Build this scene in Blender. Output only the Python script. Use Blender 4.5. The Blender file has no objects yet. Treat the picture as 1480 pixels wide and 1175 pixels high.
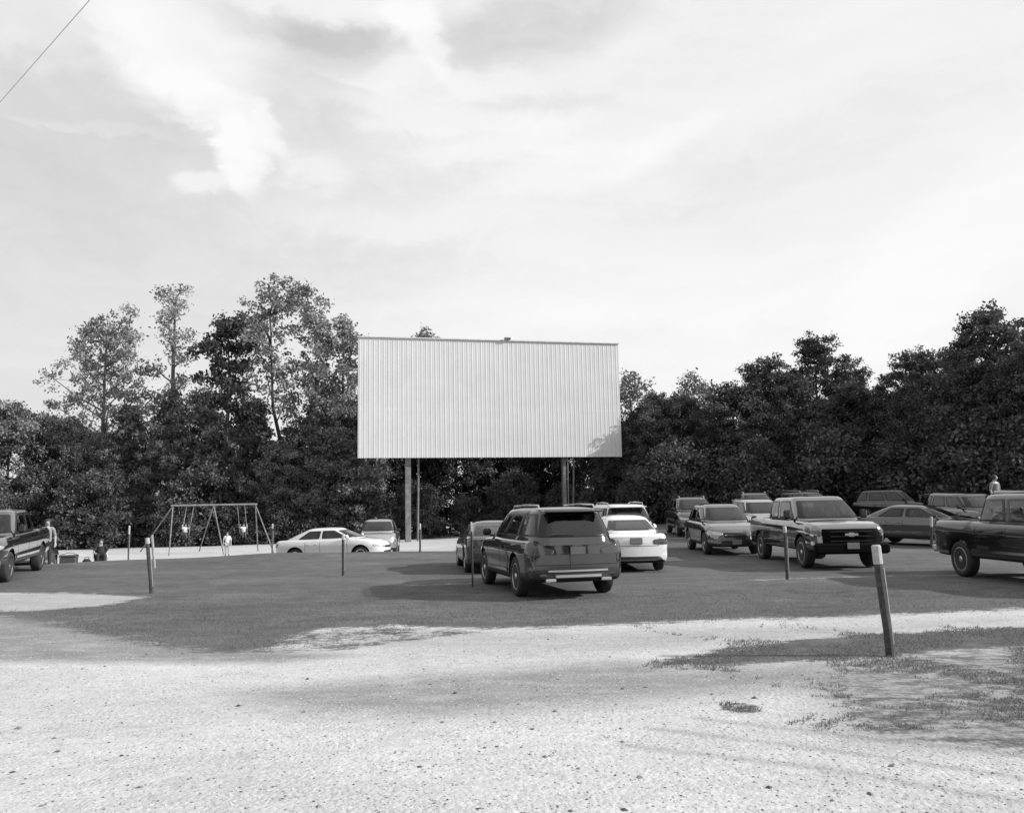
import bpy, math, random
import numpy as np
from mathutils import Vector, Matrix
from mathutils.bvhtree import BVHTree

random.seed(7); RNG = np.random.default_rng(7)
scene = bpy.context.scene
COL = scene.collection
PI = math.pi

# ------------------------------------------------------------------ camera model (photo is 1480 x 1175)
CH, PITCH, ROLL, FPX = 1.9, math.radians(6.54), math.radians(1.0), 1200.0
_F = Vector((0, math.cos(PITCH), math.sin(PITCH)))
_R0 = Vector((1, 0, 0)); _U0 = Vector((0, -math.sin(PITCH), math.cos(PITCH)))
_R = _R0 * math.cos(ROLL) - _U0 * math.sin(ROLL)
_U = _R0 * math.sin(ROLL) + _U0 * math.cos(ROLL)
CAM = Vector((0, 0, CH))

def ray(X, Y):
    return (_F + _R * ((X - 740) / FPX) - _U * ((Y - 587.5) / FPX)).normalized()
def at(X, Y, d):                       # world point seen at pixel X, Y on the plane y = d
    r = ray(X, Y); return CAM + r * (d / r.y)

def sstep(a, b, x):
    t = np.clip((x - a) / (b - a), 0, 1); return t * t * (3 - 2 * t)
def terrain(x, y):
    x = np.asarray(x, float); y = np.asarray(y, float)
    crest = np.clip(32 + (x + 9) * 0.6, 24, 32)
    lf = 1 - sstep(-6, 2, x)
    drop = -0.62 * sstep(crest + 0.2, crest + 4.2, y)
    bump = 0.10 * np.exp(-((y - crest) / 2.6) ** 2)
    rise = 0.42 * sstep(26, 46, y) * sstep(0, 14, x)
    mid = -0.15 * sstep(34, 50, y) * (1 - sstep(2, 12, x)) * (1 - lf)
    wob = 0.018 * np.sin(x * 0.9 + 0.7 * y) * np.sin(y * 0.55 - 0.3 * x)
    return lf * (drop + bump) + rise + mid + wob
def tz(x, y): return float(terrain(x, y))
def gpt(X, Y):                         # ground point seen at pixel X, Y
    r = ray(X, Y); t = 3.0
    while t < 160:
        p = CAM + r * t
        if p.z <= tz(p.x, p.y): break
        t += 0.05
    return CAM + r * t
def gcol(X, d):                        # ground point at depth d in pixel column X
    Y = 800.0
    for _ in range(12):
        p = at(X, Y, d); Y += (p.z - tz(p.x, p.y)) / d * FPX
    p = at(X, Y, d); return Vector((p.x, p.y, tz(p.x, p.y)))

# ------------------------------------------------------------------ mesh helpers
def np_mesh(name, V, F, mats=(), midx=None, smooth=False, tone=None):
    V = np.asarray(V, np.float32); F = np.asarray(F, np.int32)
    me = bpy.data.meshes.new(name)
    k = F.shape[1]
    me.vertices.add(len(V)); me.vertices.foreach_set('co', V.ravel())
    me.loops.add(F.size); me.loops.foreach_set('vertex_index', F.ravel())
    me.polygons.add(len(F)); me.polygons.foreach_set('loop_start', np.arange(0, F.size, k, dtype=np.int32))
    for m in mats: me.materials.append(m)
    if midx is not None: me.polygons.foreach_set('material_index', np.asarray(midx, np.int32))
    me.polygons.foreach_set('use_smooth', np.full(len(F), smooth))
    if tone is not None:
        a = me.attributes.new('tone', 'FLOAT', 'FACE'); a.data.foreach_set('value', np.asarray(tone, np.float32))
    me.update(calc_edges=True)
    return me

def link(name, me, parent=None):
    o = bpy.data.objects.new(name, me); COL.objects.link(o)
    if parent is not None: o.parent = parent
    return o
def tag(o, label=None, cat=None, group=None, kind=None):
    if label: o['label'] = label
    if cat: o['category'] = cat
    if group: o['group'] = group
    if kind: o['kind'] = kind
    return o
def thing(name, label, cat, loc=(0, 0, 0), rz=0.0, group=None):
    o = bpy.data.objects.new(name, None); COL.objects.link(o)
    o.empty_display_size = 0.2
    o.location = loc; o.rotation_euler = (0, 0, rz)
    return tag(o, label, cat, group)

class MB:
    """collects shapes and links them as one mesh object"""
    def __init__(s): s.v = []; s.f = []; s.m = []
    def add(s, V, F, m=0):
        b = len(s.v); s.v += [tuple(map(float, p)) for p in V]
        s.f += [tuple(int(i) + b for i in f) for f in F]; s.m += [m] * len(F)
    def box(s, c, size, rot=None, m=0, bev=0.0):
        hx, hy, hz = (a / 2 for a in size)
        if bev <= 0:
            P = [(x, y, z) for z in (-hz, hz) for (x, y) in ((-hx, -hy), (hx, -hy), (hx, hy), (-hx, hy))]
            F = [(3, 2, 1, 0), (4, 5, 6, 7), (0, 1, 5, 4), (1, 2, 6, 5), (2, 3, 7, 6), (3, 0, 4, 7)]
        else:
            b = min(bev, hx * .9, hy * .9, hz * .9)
            P = []; n = 8
            for (z, i) in ((-hz, b), (-hz + b, 0), (hz - b, 0), (hz, b)):
                ex, ey = hx - i, hy - i
                P += [(-ex + b, -ey, z), (ex - b, -ey, z), (ex, -ey + b, z), (ex, ey - b, z), (ex - b, ey, z), (-ex + b, ey, z), (-ex, ey - b, z), (-ex, -ey + b, z)]
            F = [tuple(range(7, -1, -1)), tuple(range(24, 32))]
            for r in range(3):
                for j in range(n): F.append((r * n + j, r * n + (j + 1) % n, (r + 1) * n + (j + 1) % n, (r + 1) * n + j))
        M = (rot if rot is not None else Matrix.Identity(3))
        c = Vector(c); s.add([c + M @ Vector(p) for p in P], F, m)
    def tube(s, pts, rad, n=8, m=0, cap=True):
        pts = [Vector(p) for p in pts]
        if not hasattr(rad, '__len__'): rad = [rad] * len(pts)
        V = []; F = []
        up = None
        for i, p in enumerate(pts):
            t = (pts[min(i + 1, len(pts) - 1)] - pts[max(i - 1, 0)]).normalized()
            if up is None: up = Vector((0, 0, 1)) if abs(t.z) < .9 else Vector((1, 0, 0))
            a = t.cross(up).normalized(); b = a.cross(t); up = b
            for k in range(n):
                q = 2 * PI * k / n
                V.append(p + (a * math.cos(q) + b * math.sin(q)) * rad[i])
        for i in range(len(pts) - 1):
            for k in range(n): F.append((i * n + k, i * n + (k + 1) % n, (i + 1) * n + (k + 1) % n, (i + 1) * n + k))
        if cap:
            F.append(tuple(range(n - 1, -1, -1))); F.append(tuple(range((len(pts) - 1) * n, len(pts) * n)))
        s.add(V, F, m)
    def lathe_y(s, prof, n=24, c=(0, 0, 0), m=0):      # prof = [(r, y)...] round the y axis
        V = []; F = []
        for (r, y) in prof:
            for k in range(n):
                q = 2 * PI * k / n; V.append((c[0] + r * math.cos(q), c[1] + y, c[2] + r * math.sin(q)))
        for i in range(len(prof) - 1):
            for k in range(n): F.append((i * n + k, i * n + (k + 1) % n, (i + 1) * n + (k + 1) % n, (i + 1) * n + k))
        F.append(tuple(range(n))); F.append(tuple(range((len(prof) - 1) * n, len(prof) * n))[::-1])
        s.add(V, F, m)
    def ell(s, c, r, n=14, k=8, m=0, rot=None):
        V = []; F = []
        for i in range(k + 1):
            th = PI * i / k
            for j in range(n):
                q = 2 * PI * j / n
                p = Vector((r[0] * math.sin(th) * math.cos(q), r[1] * math.sin(th) * math.sin(q), r[2] * math.cos(th)))
                if rot is not None: p = rot @ p
                V.append(Vector(c) + p)
        for i in range(k):
            for j in range(n): F.append((i * n + j, (i + 1) * n + j, (i + 1) * n + (j + 1) % n, i * n + (j + 1) % n))
        s.add(V, F, m)
    def build(s, name, mats, parent=None, smooth=False, angle=35):
        me = bpy.data.meshes.new(name); me.from_pydata(s.v, [], s.f)
        if not isinstance(mats, (list, tuple)): mats = [mats]
        for m in mats: me.materials.append(m)
        me.polygons.foreach_set('material_index', s.m)
        me.validate(); me.update()
        if smooth:
            me.polygons.foreach_set('use_smooth', [True] * len(me.polygons)); me.set_sharp_from_angle(angle=math.radians(angle))
        return link(name, me, parent)

# ------------------------------------------------------------------ materials (black-and-white picture: every colour is a grey)
class NT:
    def __init__(s, tree): s.t = tree
    def n(s, typ, **kw):
        nd = s.t.nodes.new(typ)
        for k, v in kw.items():
            if k in nd.inputs.keys() if isinstance(k, str) else False: pass
            setattr(nd, k, v)
        return nd
    def l(s, a, b): s.t.links.new(a, b)
    def math(s, op, a, b=None, c=None, clamp=False):
        nd = s.t.nodes.new('ShaderNodeMath'); nd.operation = op; nd.use_clamp = clamp
        for i, v in enumerate((a, b, c)):
            if v is None: continue
            if isinstance(v, (int, float)): nd.inputs[i].default_value = v
            else: s.l(v, nd.inputs[i])
        return nd.outputs[0]
    def ramp(s, v, a, b, lo=0.0, hi=1.0, smooth=True):
        nd = s.t.nodes.new('ShaderNodeMapRange'); nd.interpolation_type = 'SMOOTHSTEP' if smooth else 'LINEAR'
        s.l(v, nd.inputs[0])
        for i, q in zip((1, 2, 3, 4), (a, b, lo, hi)): nd.inputs[i].default_value = q
        return nd.outputs[0]
    def noise(s, vec, scale, detail=3, rough=.55, dist=0.0):
        nd = s.t.nodes.new('ShaderNodeTexNoise'); nd.inputs['Scale'].default_value = scale
        nd.inputs['Detail'].default_value = detail; nd.inputs['Roughness'].default_value = rough; nd.inputs['Distortion'].default_value = dist
        if vec is not None: s.l(vec, nd.inputs['Vector'])
        return nd.outputs[0]
    def grey(s, v):
        nd = s.t.nodes.new('ShaderNodeCombineColor')
        for i in range(3): s.l(v, nd.inputs[i])
        return nd.outputs[0]

def mat(name, g, rough=.5, metal=0.0, coat=0.0, spec=.5, var=0.0, vscale=6.0, bump=0.0, bscale=40.0, ior=None, attr=False, trans=0.0):
    m = bpy.data.materials.new(name); m.use_nodes = True
    t = m.node_tree; B = t.nodes['Principled BSDF']; N = NT(t)
    B.inputs['Base Color'].default_value = (g, g, g, 1)
    B.inputs['Roughness'].default_value = rough; B.inputs['Metallic'].default_value = metal
    B.inputs['Coat Weight'].default_value = coat; B.inputs['Coat Roughness'].default_value = .04
    B.inputs['Specular IOR Level'].default_value = spec
    if ior: B.inputs['IOR'].default_value = ior
    co = N.n('ShaderNodeTexCoord').outputs['Object']
    if var > 0:
        v = N.noise(co, vscale, 4, .6)
        v = N.ramp(v, .3, .7, g * (1 - var), g * (1 + var), False)
        N.l(N.grey(v), B.inputs['Base Color'])
    if attr:
        a = N.n('ShaderNodeAttribute', attribute_name='tone', attribute_type='GEOMETRY')
        N.l(N.grey(N.math('MULTIPLY', a.outputs['Fac'], g)), B.inputs['Base Color'])
    if bump > 0:
        bn = N.n('ShaderNodeBump'); bn.inputs['Strength'].default_value = bump; bn.inputs['Distance'].default_value = .02
        N.l(N.noise(co, bscale, 4, .6), bn.inputs['Height']); N.l(bn.outputs[0], B.inputs['Normal'])
    if trans > 0:
        tr = N.n('ShaderNodeBsdfTranslucent'); mx = N.n('ShaderNodeMixShader'); mx.inputs[0].default_value = trans
        src = B.inputs['Base Color'].links
        if src: N.l(src[0].from_socket, tr.inputs[0])
        else: tr.inputs[0].default_value = (g, g, g, 1)
        N.l(B.outputs[0], mx.inputs[1]); N.l(tr.outputs[0], mx.inputs[2])
        N.l(mx.outputs[0], t.nodes['Material Output'].inputs[0])
    return m

def paint(name, g, metal=.3, rough=.32):
    """car paint with a film of road dust, thicker low on the body"""
    m = bpy.data.materials.new(name); m.use_nodes = True
    t = m.node_tree; B = t.nodes['Principled BSDF']; N = NT(t)
    co = N.n('ShaderNodeTexCoord').outputs['Object']
    sp = N.n('ShaderNodeSeparateXYZ'); N.l(co, sp.inputs[0])
    d = N.math('MULTIPLY', N.ramp(sp.outputs[2], .2, .8, .8, .03), N.ramp(N.noise(co, 3.2, 5, .65), .35, .75, .05, .5), clamp=True)
    c = N.math('ADD', N.math('MULTIPLY', d, .10 - g * .3), g)
    N.l(N.grey(c), B.inputs['Base Color'])
    N.l(N.math('ADD', N.math('MULTIPLY', d, .4), rough, clamp=True), B.inputs['Roughness'])
    B.inputs['Metallic'].default_value = metal; B.inputs['Coat Weight'].default_value = 1.0; B.inputs['Coat Roughness'].default_value = .03; B.inputs['Coat IOR'].default_value = 1.6
    return m

M = dict(
    glass=mat('car_glass', .010, .02, 0, 0, .5, ior=1.6),
    glass_clear=mat('lamp_glass', .55, .08, .5, .5),
    glass_dim=mat('smoked_lamp_glass', .12, .06, .3, .5),
    red_lens=mat('tail_lens', .055, .1, 0, .8),
    chrome=mat('chrome', .7, .12, 1.0),
    alloy=mat('alloy', .62, .3, .8, var=.15),
    satin=mat('satin_silver', .40, .35, .25),
    steel=mat('steel_wheel', .2, .4, .8),
    rubber=mat('rubber', .028, .8, var=.3, vscale=9),
    trim=mat('black_trim', .022, .55),
    dark=mat('underbody', .01, .9),
    matt_black=mat('matt_black', .004, .7, spec=.08),
    plate=mat('plate_white', .55, .4),
    plate_dim=mat('plate_dim', .11, .4),
    plate_dark=mat('plate_grey', .2, .4),
    white_metal=mat('screen_white', .63, .5, 0, 0, .35, var=.05, vscale=.7),
    screen_old=mat('screen_frame_paint', .62, .6, var=.2),
    galv=mat('galvanised', .42, .45, .55, var=.25, vscale=4),
    rusty=mat('weathered_steel', .20, .7, .1, var=.35, vscale=3),
    postwood=mat('weathered_post', .06, .85, var=.45, vscale=14, bump=.5, bscale=60),
    postpaint=mat('white_post_paint', .42, .6, var=.22, vscale=18),
    bark=mat('bark', .055, .9, var=.4, vscale=5, bump=.8, bscale=14),
    palebark=mat('pale_bark', .12, .85, var=.35, vscale=5, bump=.6, bscale=14),
    leaf_mid=mat('leaf_mid', .18, .6, spec=.35, attr=True, trans=.2),
    leaf_tall=mat('leaf_tall', .23, .55, spec=.4, attr=True, trans=.25),
    leaf_light=mat('leaf_light', .30, .55, spec=.4, attr=True, trans=.22),
    leaf_dark=mat('leaf_dark', .06, .6, spec=.3, attr=True, trans=.12),
    leaf_right=mat('leaf_deep', .105, .65, spec=.2, attr=True, trans=.2),
    grass=mat('grass_blade', .19, .8, spec=.1, attr=True, trans=.42),
    stone=mat('stone', .5, .85, attr=True),
    skin=mat('skin', .38, .55), hair=mat('hair', .03, .6), shirt=mat('white_cotton', .78, .85, bump=.3),
    denim=mat('denim', .09, .85), greycloth=mat('grey_cotton', .25, .85), denim_dark=mat('dark_denim', .035, .85), darkcloth=mat('dark_cloth', .022, .9, bump=.3), shoe=mat('shoe', .12, .7), paleshort=mat('pale_cotton', .4, .85),
    plastic=mat('dark_plastic', .05, .5), seatplastic=mat('swing_seat_rubber', .12, .6),
    cable=mat('cable', .6, .6),
)

# ------------------------------------------------------------------ sky and sun
SUN_EL, SUN_AZ = math.radians(27), math.radians(99)      # azimuth clockwise from +y: the sun stands to the right
def build_world():
    w = bpy.data.worlds.new('World'); scene.world = w; w.use_nodes = True
    t = w.node_tree; N = NT(t); bg = t.nodes['Background']
    sky = N.n('ShaderNodeTexSky', sky_type='NISHITA'); sky.sun_disc = False
    sky.sun_elevation = SUN_EL; sky.sun_rotation = SUN_AZ; sky.dust_density = 2.0
    bw = N.n('ShaderNodeRGBToBW'); N.l(sky.outputs[0], bw.inputs[0])
    co = N.n('ShaderNodeTexCoord').outputs['Generated']
    sp = N.n('ShaderNodeSeparateXYZ'); N.l(co, sp.inputs[0])
    az = N.math('ARCTAN2', sp.outputs[0], sp.outputs[1]); el = N.math('ARCSINE', sp.outputs[2])
    # wispy distortion of the cloud outlines
    cv = N.n('ShaderNodeCombineXYZ'); N.l(az, cv.inputs[0]); N.l(N.math('MULTIPLY', el, 1.7), cv.inputs[1])
    def centred(v, k): return N.math('MULTIPLY', N.math('SUBTRACT', v, .5), k)
    n1 = N.noise(cv.outputs[0], 4.0, 6, .6); 
    off = N.n('ShaderNodeVectorMath', operation='ADD'); N.l(cv.outputs[0], off.inputs[0]); off.inputs[1].default_value = (7.3, 2.1, 4.4)
    n2 = N.noise(off.outputs[0], 4.0, 6, .6)
    n3 = N.noise(off.outputs[0], 11.0, 6, .62, .6)
    A = N.math('ADD', N.math('ADD', az, centred(n1, .12)), centred(n3, .07)); E = N.math('ADD', N.math('ADD', el, centred(n2, .07)), centred(n3, .045))
    # pale, veiled base: brighter to the right and towards the horizon
    base = N.ramp(A, -.60, .22, .70, .90)
    low = N.ramp(E, .42, .05, 0.0, .10)
    acc = N.math('ADD', base, low)
    acc = N.math('ADD', acc, N.math('MULTIPLY', N.math('SUBTRACT', N.math('MULTIPLY', bw.outputs[0], .1), .55), .05))
    def blob(X, Y, rx, ry, rot, amp, soft=1.0):
        nonlocal acc
        d = ray(X, Y); a0 = math.atan2(d.x, d.y); e0 = math.asin(d.z)
        u = N.math('SUBTRACT', A, a0); v = N.math('SUBTRACT', E, e0)
        c, s_ = math.cos(math.radians(rot)), math.sin(math.radians(rot))
        p = N.math('DIVIDE', N.math('ADD', N.math('MULTIPLY', u, c), N.math('MULTIPLY', v, s_)), rx / FPX)
        q = N.math('DIVIDE', N.math('SUBTRACT', N.math('MULTIPLY', v, c), N.math('MULTIPLY', u, s_)), ry / FPX)
        r = N.math('SQRT', N.math('ADD', N.math('MULTIPLY', p, p), N.math('MULTIPLY', q, q)))
        acc = N.math('ADD', acc, N.math('MULTIPLY', N.ramp(r, 1.18 * soft, .42, 0, 1), amp))
    # clouds, sign + lighter / - the greyer clear gaps between them
    for b in ((60, 25, 200, 60, 8, .15), (265, 75, 130, 85, -25, .20), (612, 45, 48, 80, 30, .20), (430, 2, 230, 26, 0, .15),
              (330, 160, 120, 40, -30, .13), (360, 232, 34, 60, 20, .28), (310, 265, 50, 18, 0, .15), (398, 185, 24, 46, 35, .16), (560, 112, 260, 22, -4, .12), (600, 150, 160, 16, 0, .07),
              (690, 180, 200, 20, 0, .12), (730, 215, 150, 20, 4, .10), (830, 245, 190, 40, 14, .10), (960, 200, 120, 26, 25, .06), (462, 262, 60, 30, 0, .10), (620, 330, 260, 30, 0, .05), (130, 185, 120, 8, 0, .05), (300, 183, 80, 8, 0, .07),
              (1390, 350, 280, 90, 38, .09), (1150, 430, 200, 30, 12, .05), (1000, 420, 300, 50, 10, .05), (700, 460, 250, 40, 0, .05), (1200, 90, 220, 60, 20, .03),
              (480, 68, 100, 46, 5, -.17), (775, 45, 190, 62, 10, -.15), (760, 158, 140, 16, 0, -.06), (1150, 230, 240, 70, 15, -.035)):
        blob(*b)
    acc = N.math('ADD', acc, N.math('MULTIPLY', centred(n3, .17), N.ramp(A, .5, -.1, .3, 1)))
    sv = N.n('ShaderNodeCombineXYZ'); N.l(N.math('ADD', A, N.math('MULTIPLY', E, .5)), sv.inputs[0]); N.l(N.math('MULTIPLY', E, 5.5), sv.inputs[1])
    acc = N.math('ADD', acc, N.math('MULTIPLY', centred(N.noise(sv.outputs[0], 3.6, 8, .66), .22), N.ramp(A, -.45, -.1, .35, 1)))
    acc = N.math('MAXIMUM', acc, .5)
    acc = N.math('SUBTRACT', acc, N.math('MULTIPLY', N.math('MAXIMUM', N.math('SUBTRACT', acc, .88), 0.0), .45))
    acc = N.math('MINIMUM', acc, .97)
    N.l(N.grey(N.math('MULTIPLY', acc, 10.0)), bg.inputs[0]); bg.inputs[1].default_value = .1
    sl = bpy.data.lights.new('sun', 'SUN'); sl.energy = 4.6; sl.angle = math.radians(1.0); sl.color = (1, 1, 1)
    so = bpy.data.objects.new('sun', sl); COL.objects.link(so)
    d = Vector((math.sin(SUN_AZ) * math.cos(SUN_EL), math.cos(SUN_AZ) * math.cos(SUN_EL), math.sin(SUN_EL)))
    so.location = d * 60; so.rotation_euler = d.to_track_quat('Z', 'Y').to_euler()
build_world()

cd = bpy.data.cameras.new('camera'); cam = bpy.data.objects.new('camera', cd); COL.objects.link(cam)
cd.sensor_fit = 'HORIZONTAL'; cd.sensor_width = 36; cd.lens = 36 * FPX / 1480; cd.clip_start = .1; cd.clip_end = 2000
cam.matrix_world = Matrix(((_R.x, _U.x, -_F.x, 0), (_R.y, _U.y, -_F.y, 0), (_R.z, _U.z, -_F.z, CH), (0, 0, 0, 1)))
scene.camera = cam
vs = scene.view_settings; vs.view_transform = 'Standard'; vs.look = 'None'; vs.gamma = 1; vs.exposure = 0
scene.display_settings.display_device = 'sRGB'
scene.cycles.max_bounces = 6; scene.cycles.diffuse_bounces = 3; scene.cycles.use_denoising = True

# ------------------------------------------------------------------ ground
def poly_sd(P, x, y):                    # signed distance to polygon, positive inside
    P = np.asarray(P, float); d = np.full(x.shape, 1e9); ins = np.zeros(x.shape, bool)
    for i in range(len(P)):
        a = P[i]; b = P[(i + 1) % len(P)]; e = b - a
        px, py = x - a[0], y - a[1]
        t = np.clip((px * e[0] + py * e[1]) / max(e @ e, 1e-9), 0, 1)
        d = np.minimum(d, np.hypot(px - t * e[0], py - t * e[1]))
        c = ((a[1] > y) != (b[1] > y)) & (x < (b[0] - a[0]) * (y - a[1]) / (b[1] - a[1] + 1e-12) + a[0])
        ins ^= c
    return np.where(ins, d, -d)
def wpoly(px): return [gpt(*p)[:2] for p in px]

FIELD = wpoly([(0, 889), (45, 899), (100, 909), (160, 921), (250, 938), (330, 943), (400, 938), (430, 920), (470, 910), (560, 905), (700, 908), (900, 903),
               (1000, 898), (1180, 893), (1300, 888), (1474, 880)])
FIELD = FIELD + [(26, 17), (60, 20), (60, 90), (-2, 90), (-3, 37), (-9, 35.5), (-17, 31), (-26, 26), (-60, 20), (-60, 14)]
WEDGE = wpoly([(-200, 860), (0, 857), (100, 857), (210, 863), (140, 876), (60, 881), (0, 884), (-200, 884)])
STRIP = wpoly([(1700, 895), (1474, 905), (1300, 915), (1150, 925), (1060, 936), (970, 953), (945, 963), (1010, 962), (1100, 961), (1200, 954), (1290, 949), (1474, 934), (1700, 925)])
PATCH = wpoly([(1195, 968), (1240, 956), (1290, 950), (1474, 934), (1750, 930), (1800, 1080), (1474, 1088), (1390, 1078), (1270, 1066), (1215, 1035), (1200, 1000)])
FRINGE = wpoly([(420, 918), (520, 905), (640, 908), (700, 915), (600, 925), (500, 940), (400, 945), (330, 943)])
TUFT = wpoly([(1040, 1019), (1065, 1016), (1098, 1022), (1085, 1030), (1062, 1030), (1045, 1026)])
SHADE1 = wpoly([(-300, 880), (0, 880), (100, 900), (250, 930), (360, 940), (520, 946), (400, 958), (200, 958), (0, 957), (-300, 957)])  # shade on the left gravel, painted as a grey band in the ground colour
SHADE2 = wpoly([(330, 1000), (520, 985), (700, 972), (900, 955), (1000, 965), (1180, 960), (1200, 985), (1050, 1003), (800, 1022), (600, 1035), (450, 1030)])  # band of half-shade across the middle, also painted into the gravel tone
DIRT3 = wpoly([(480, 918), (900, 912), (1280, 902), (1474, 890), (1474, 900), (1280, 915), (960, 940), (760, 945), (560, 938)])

def masks(x, y):
    g = np.clip(poly_sd(FIELD, x, y) / 1.2 + .5, 0, 1)
    g = np.minimum(g, np.clip(.5 - poly_sd(WEDGE, x, y) / 1.0, 0, 1))
    g = np.maximum(g, np.clip(poly_sd(STRIP, x, y) / .7 + .5, 0, 1))
    sp = np.clip(poly_sd(PATCH, x, y) / 1.0 + .40, 0, .50)
    sp = np.maximum(sp, np.clip(poly_sd(FRINGE, x, y) / .6 + .4, 0, .52))
    sp = np.maximum(sp, np.clip(poly_sd(TUFT, x, y) / .2 + .5, 0, .58))
    g = np.maximum(g, sp)
    shade_dirt = np.maximum(.85 * np.clip(poly_sd(SHADE1, x, y) / .5 + .5, 0, 1), .8 * np.clip(poly_sd(SHADE2, x, y) / .8 + .5, 0, 1))  # painted shade bands; real dirt and wheel tracks join the same mask below
    shade_dirt = np.maximum(shade_dirt, .45 * np.clip(poly_sd(DIRT3, x, y) / 1.0 + .5, 0, 1))
    shade_dirt = np.maximum(shade_dirt, .45 * np.clip(poly_sd(WEDGE, x, y) / .6 + .5, 0, 1))
    # wheel tracks in the field and in the sandy drive
    def track(x0, y0, x1, y1, w):
        ex, ey = x1 - x0, y1 - y0; L2 = ex * ex + ey * ey
        t = np.clip(((x - x0) * ex + (y - y0) * ey) / L2, 0, 1)
        return np.clip(1 - np.hypot(x - x0 - t * ex, y - y0 - t * ey) / w, 0, 1)
    a, b = gpt(1090, 838), gpt(1420, 829)
    tr = track(a.x, a.y, b.x + 6, b.y + .4, .5)
    a, b = gpt(590, 846), gpt(690, 843); tr = np.maximum(tr, track(a.x, a.y, b.x, b.y, .4))
    g = g - .42 * tr
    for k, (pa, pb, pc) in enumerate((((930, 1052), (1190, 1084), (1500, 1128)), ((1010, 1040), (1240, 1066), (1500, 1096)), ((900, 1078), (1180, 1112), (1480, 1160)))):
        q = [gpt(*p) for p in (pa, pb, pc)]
        for u, v in ((q[0], q[1]), (q[1], q[2])): shade_dirt = np.maximum(shade_dirt, .42 * track(u.x, u.y, v.x, v.y, .08) ** .6)
    return g, shade_dirt

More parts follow.
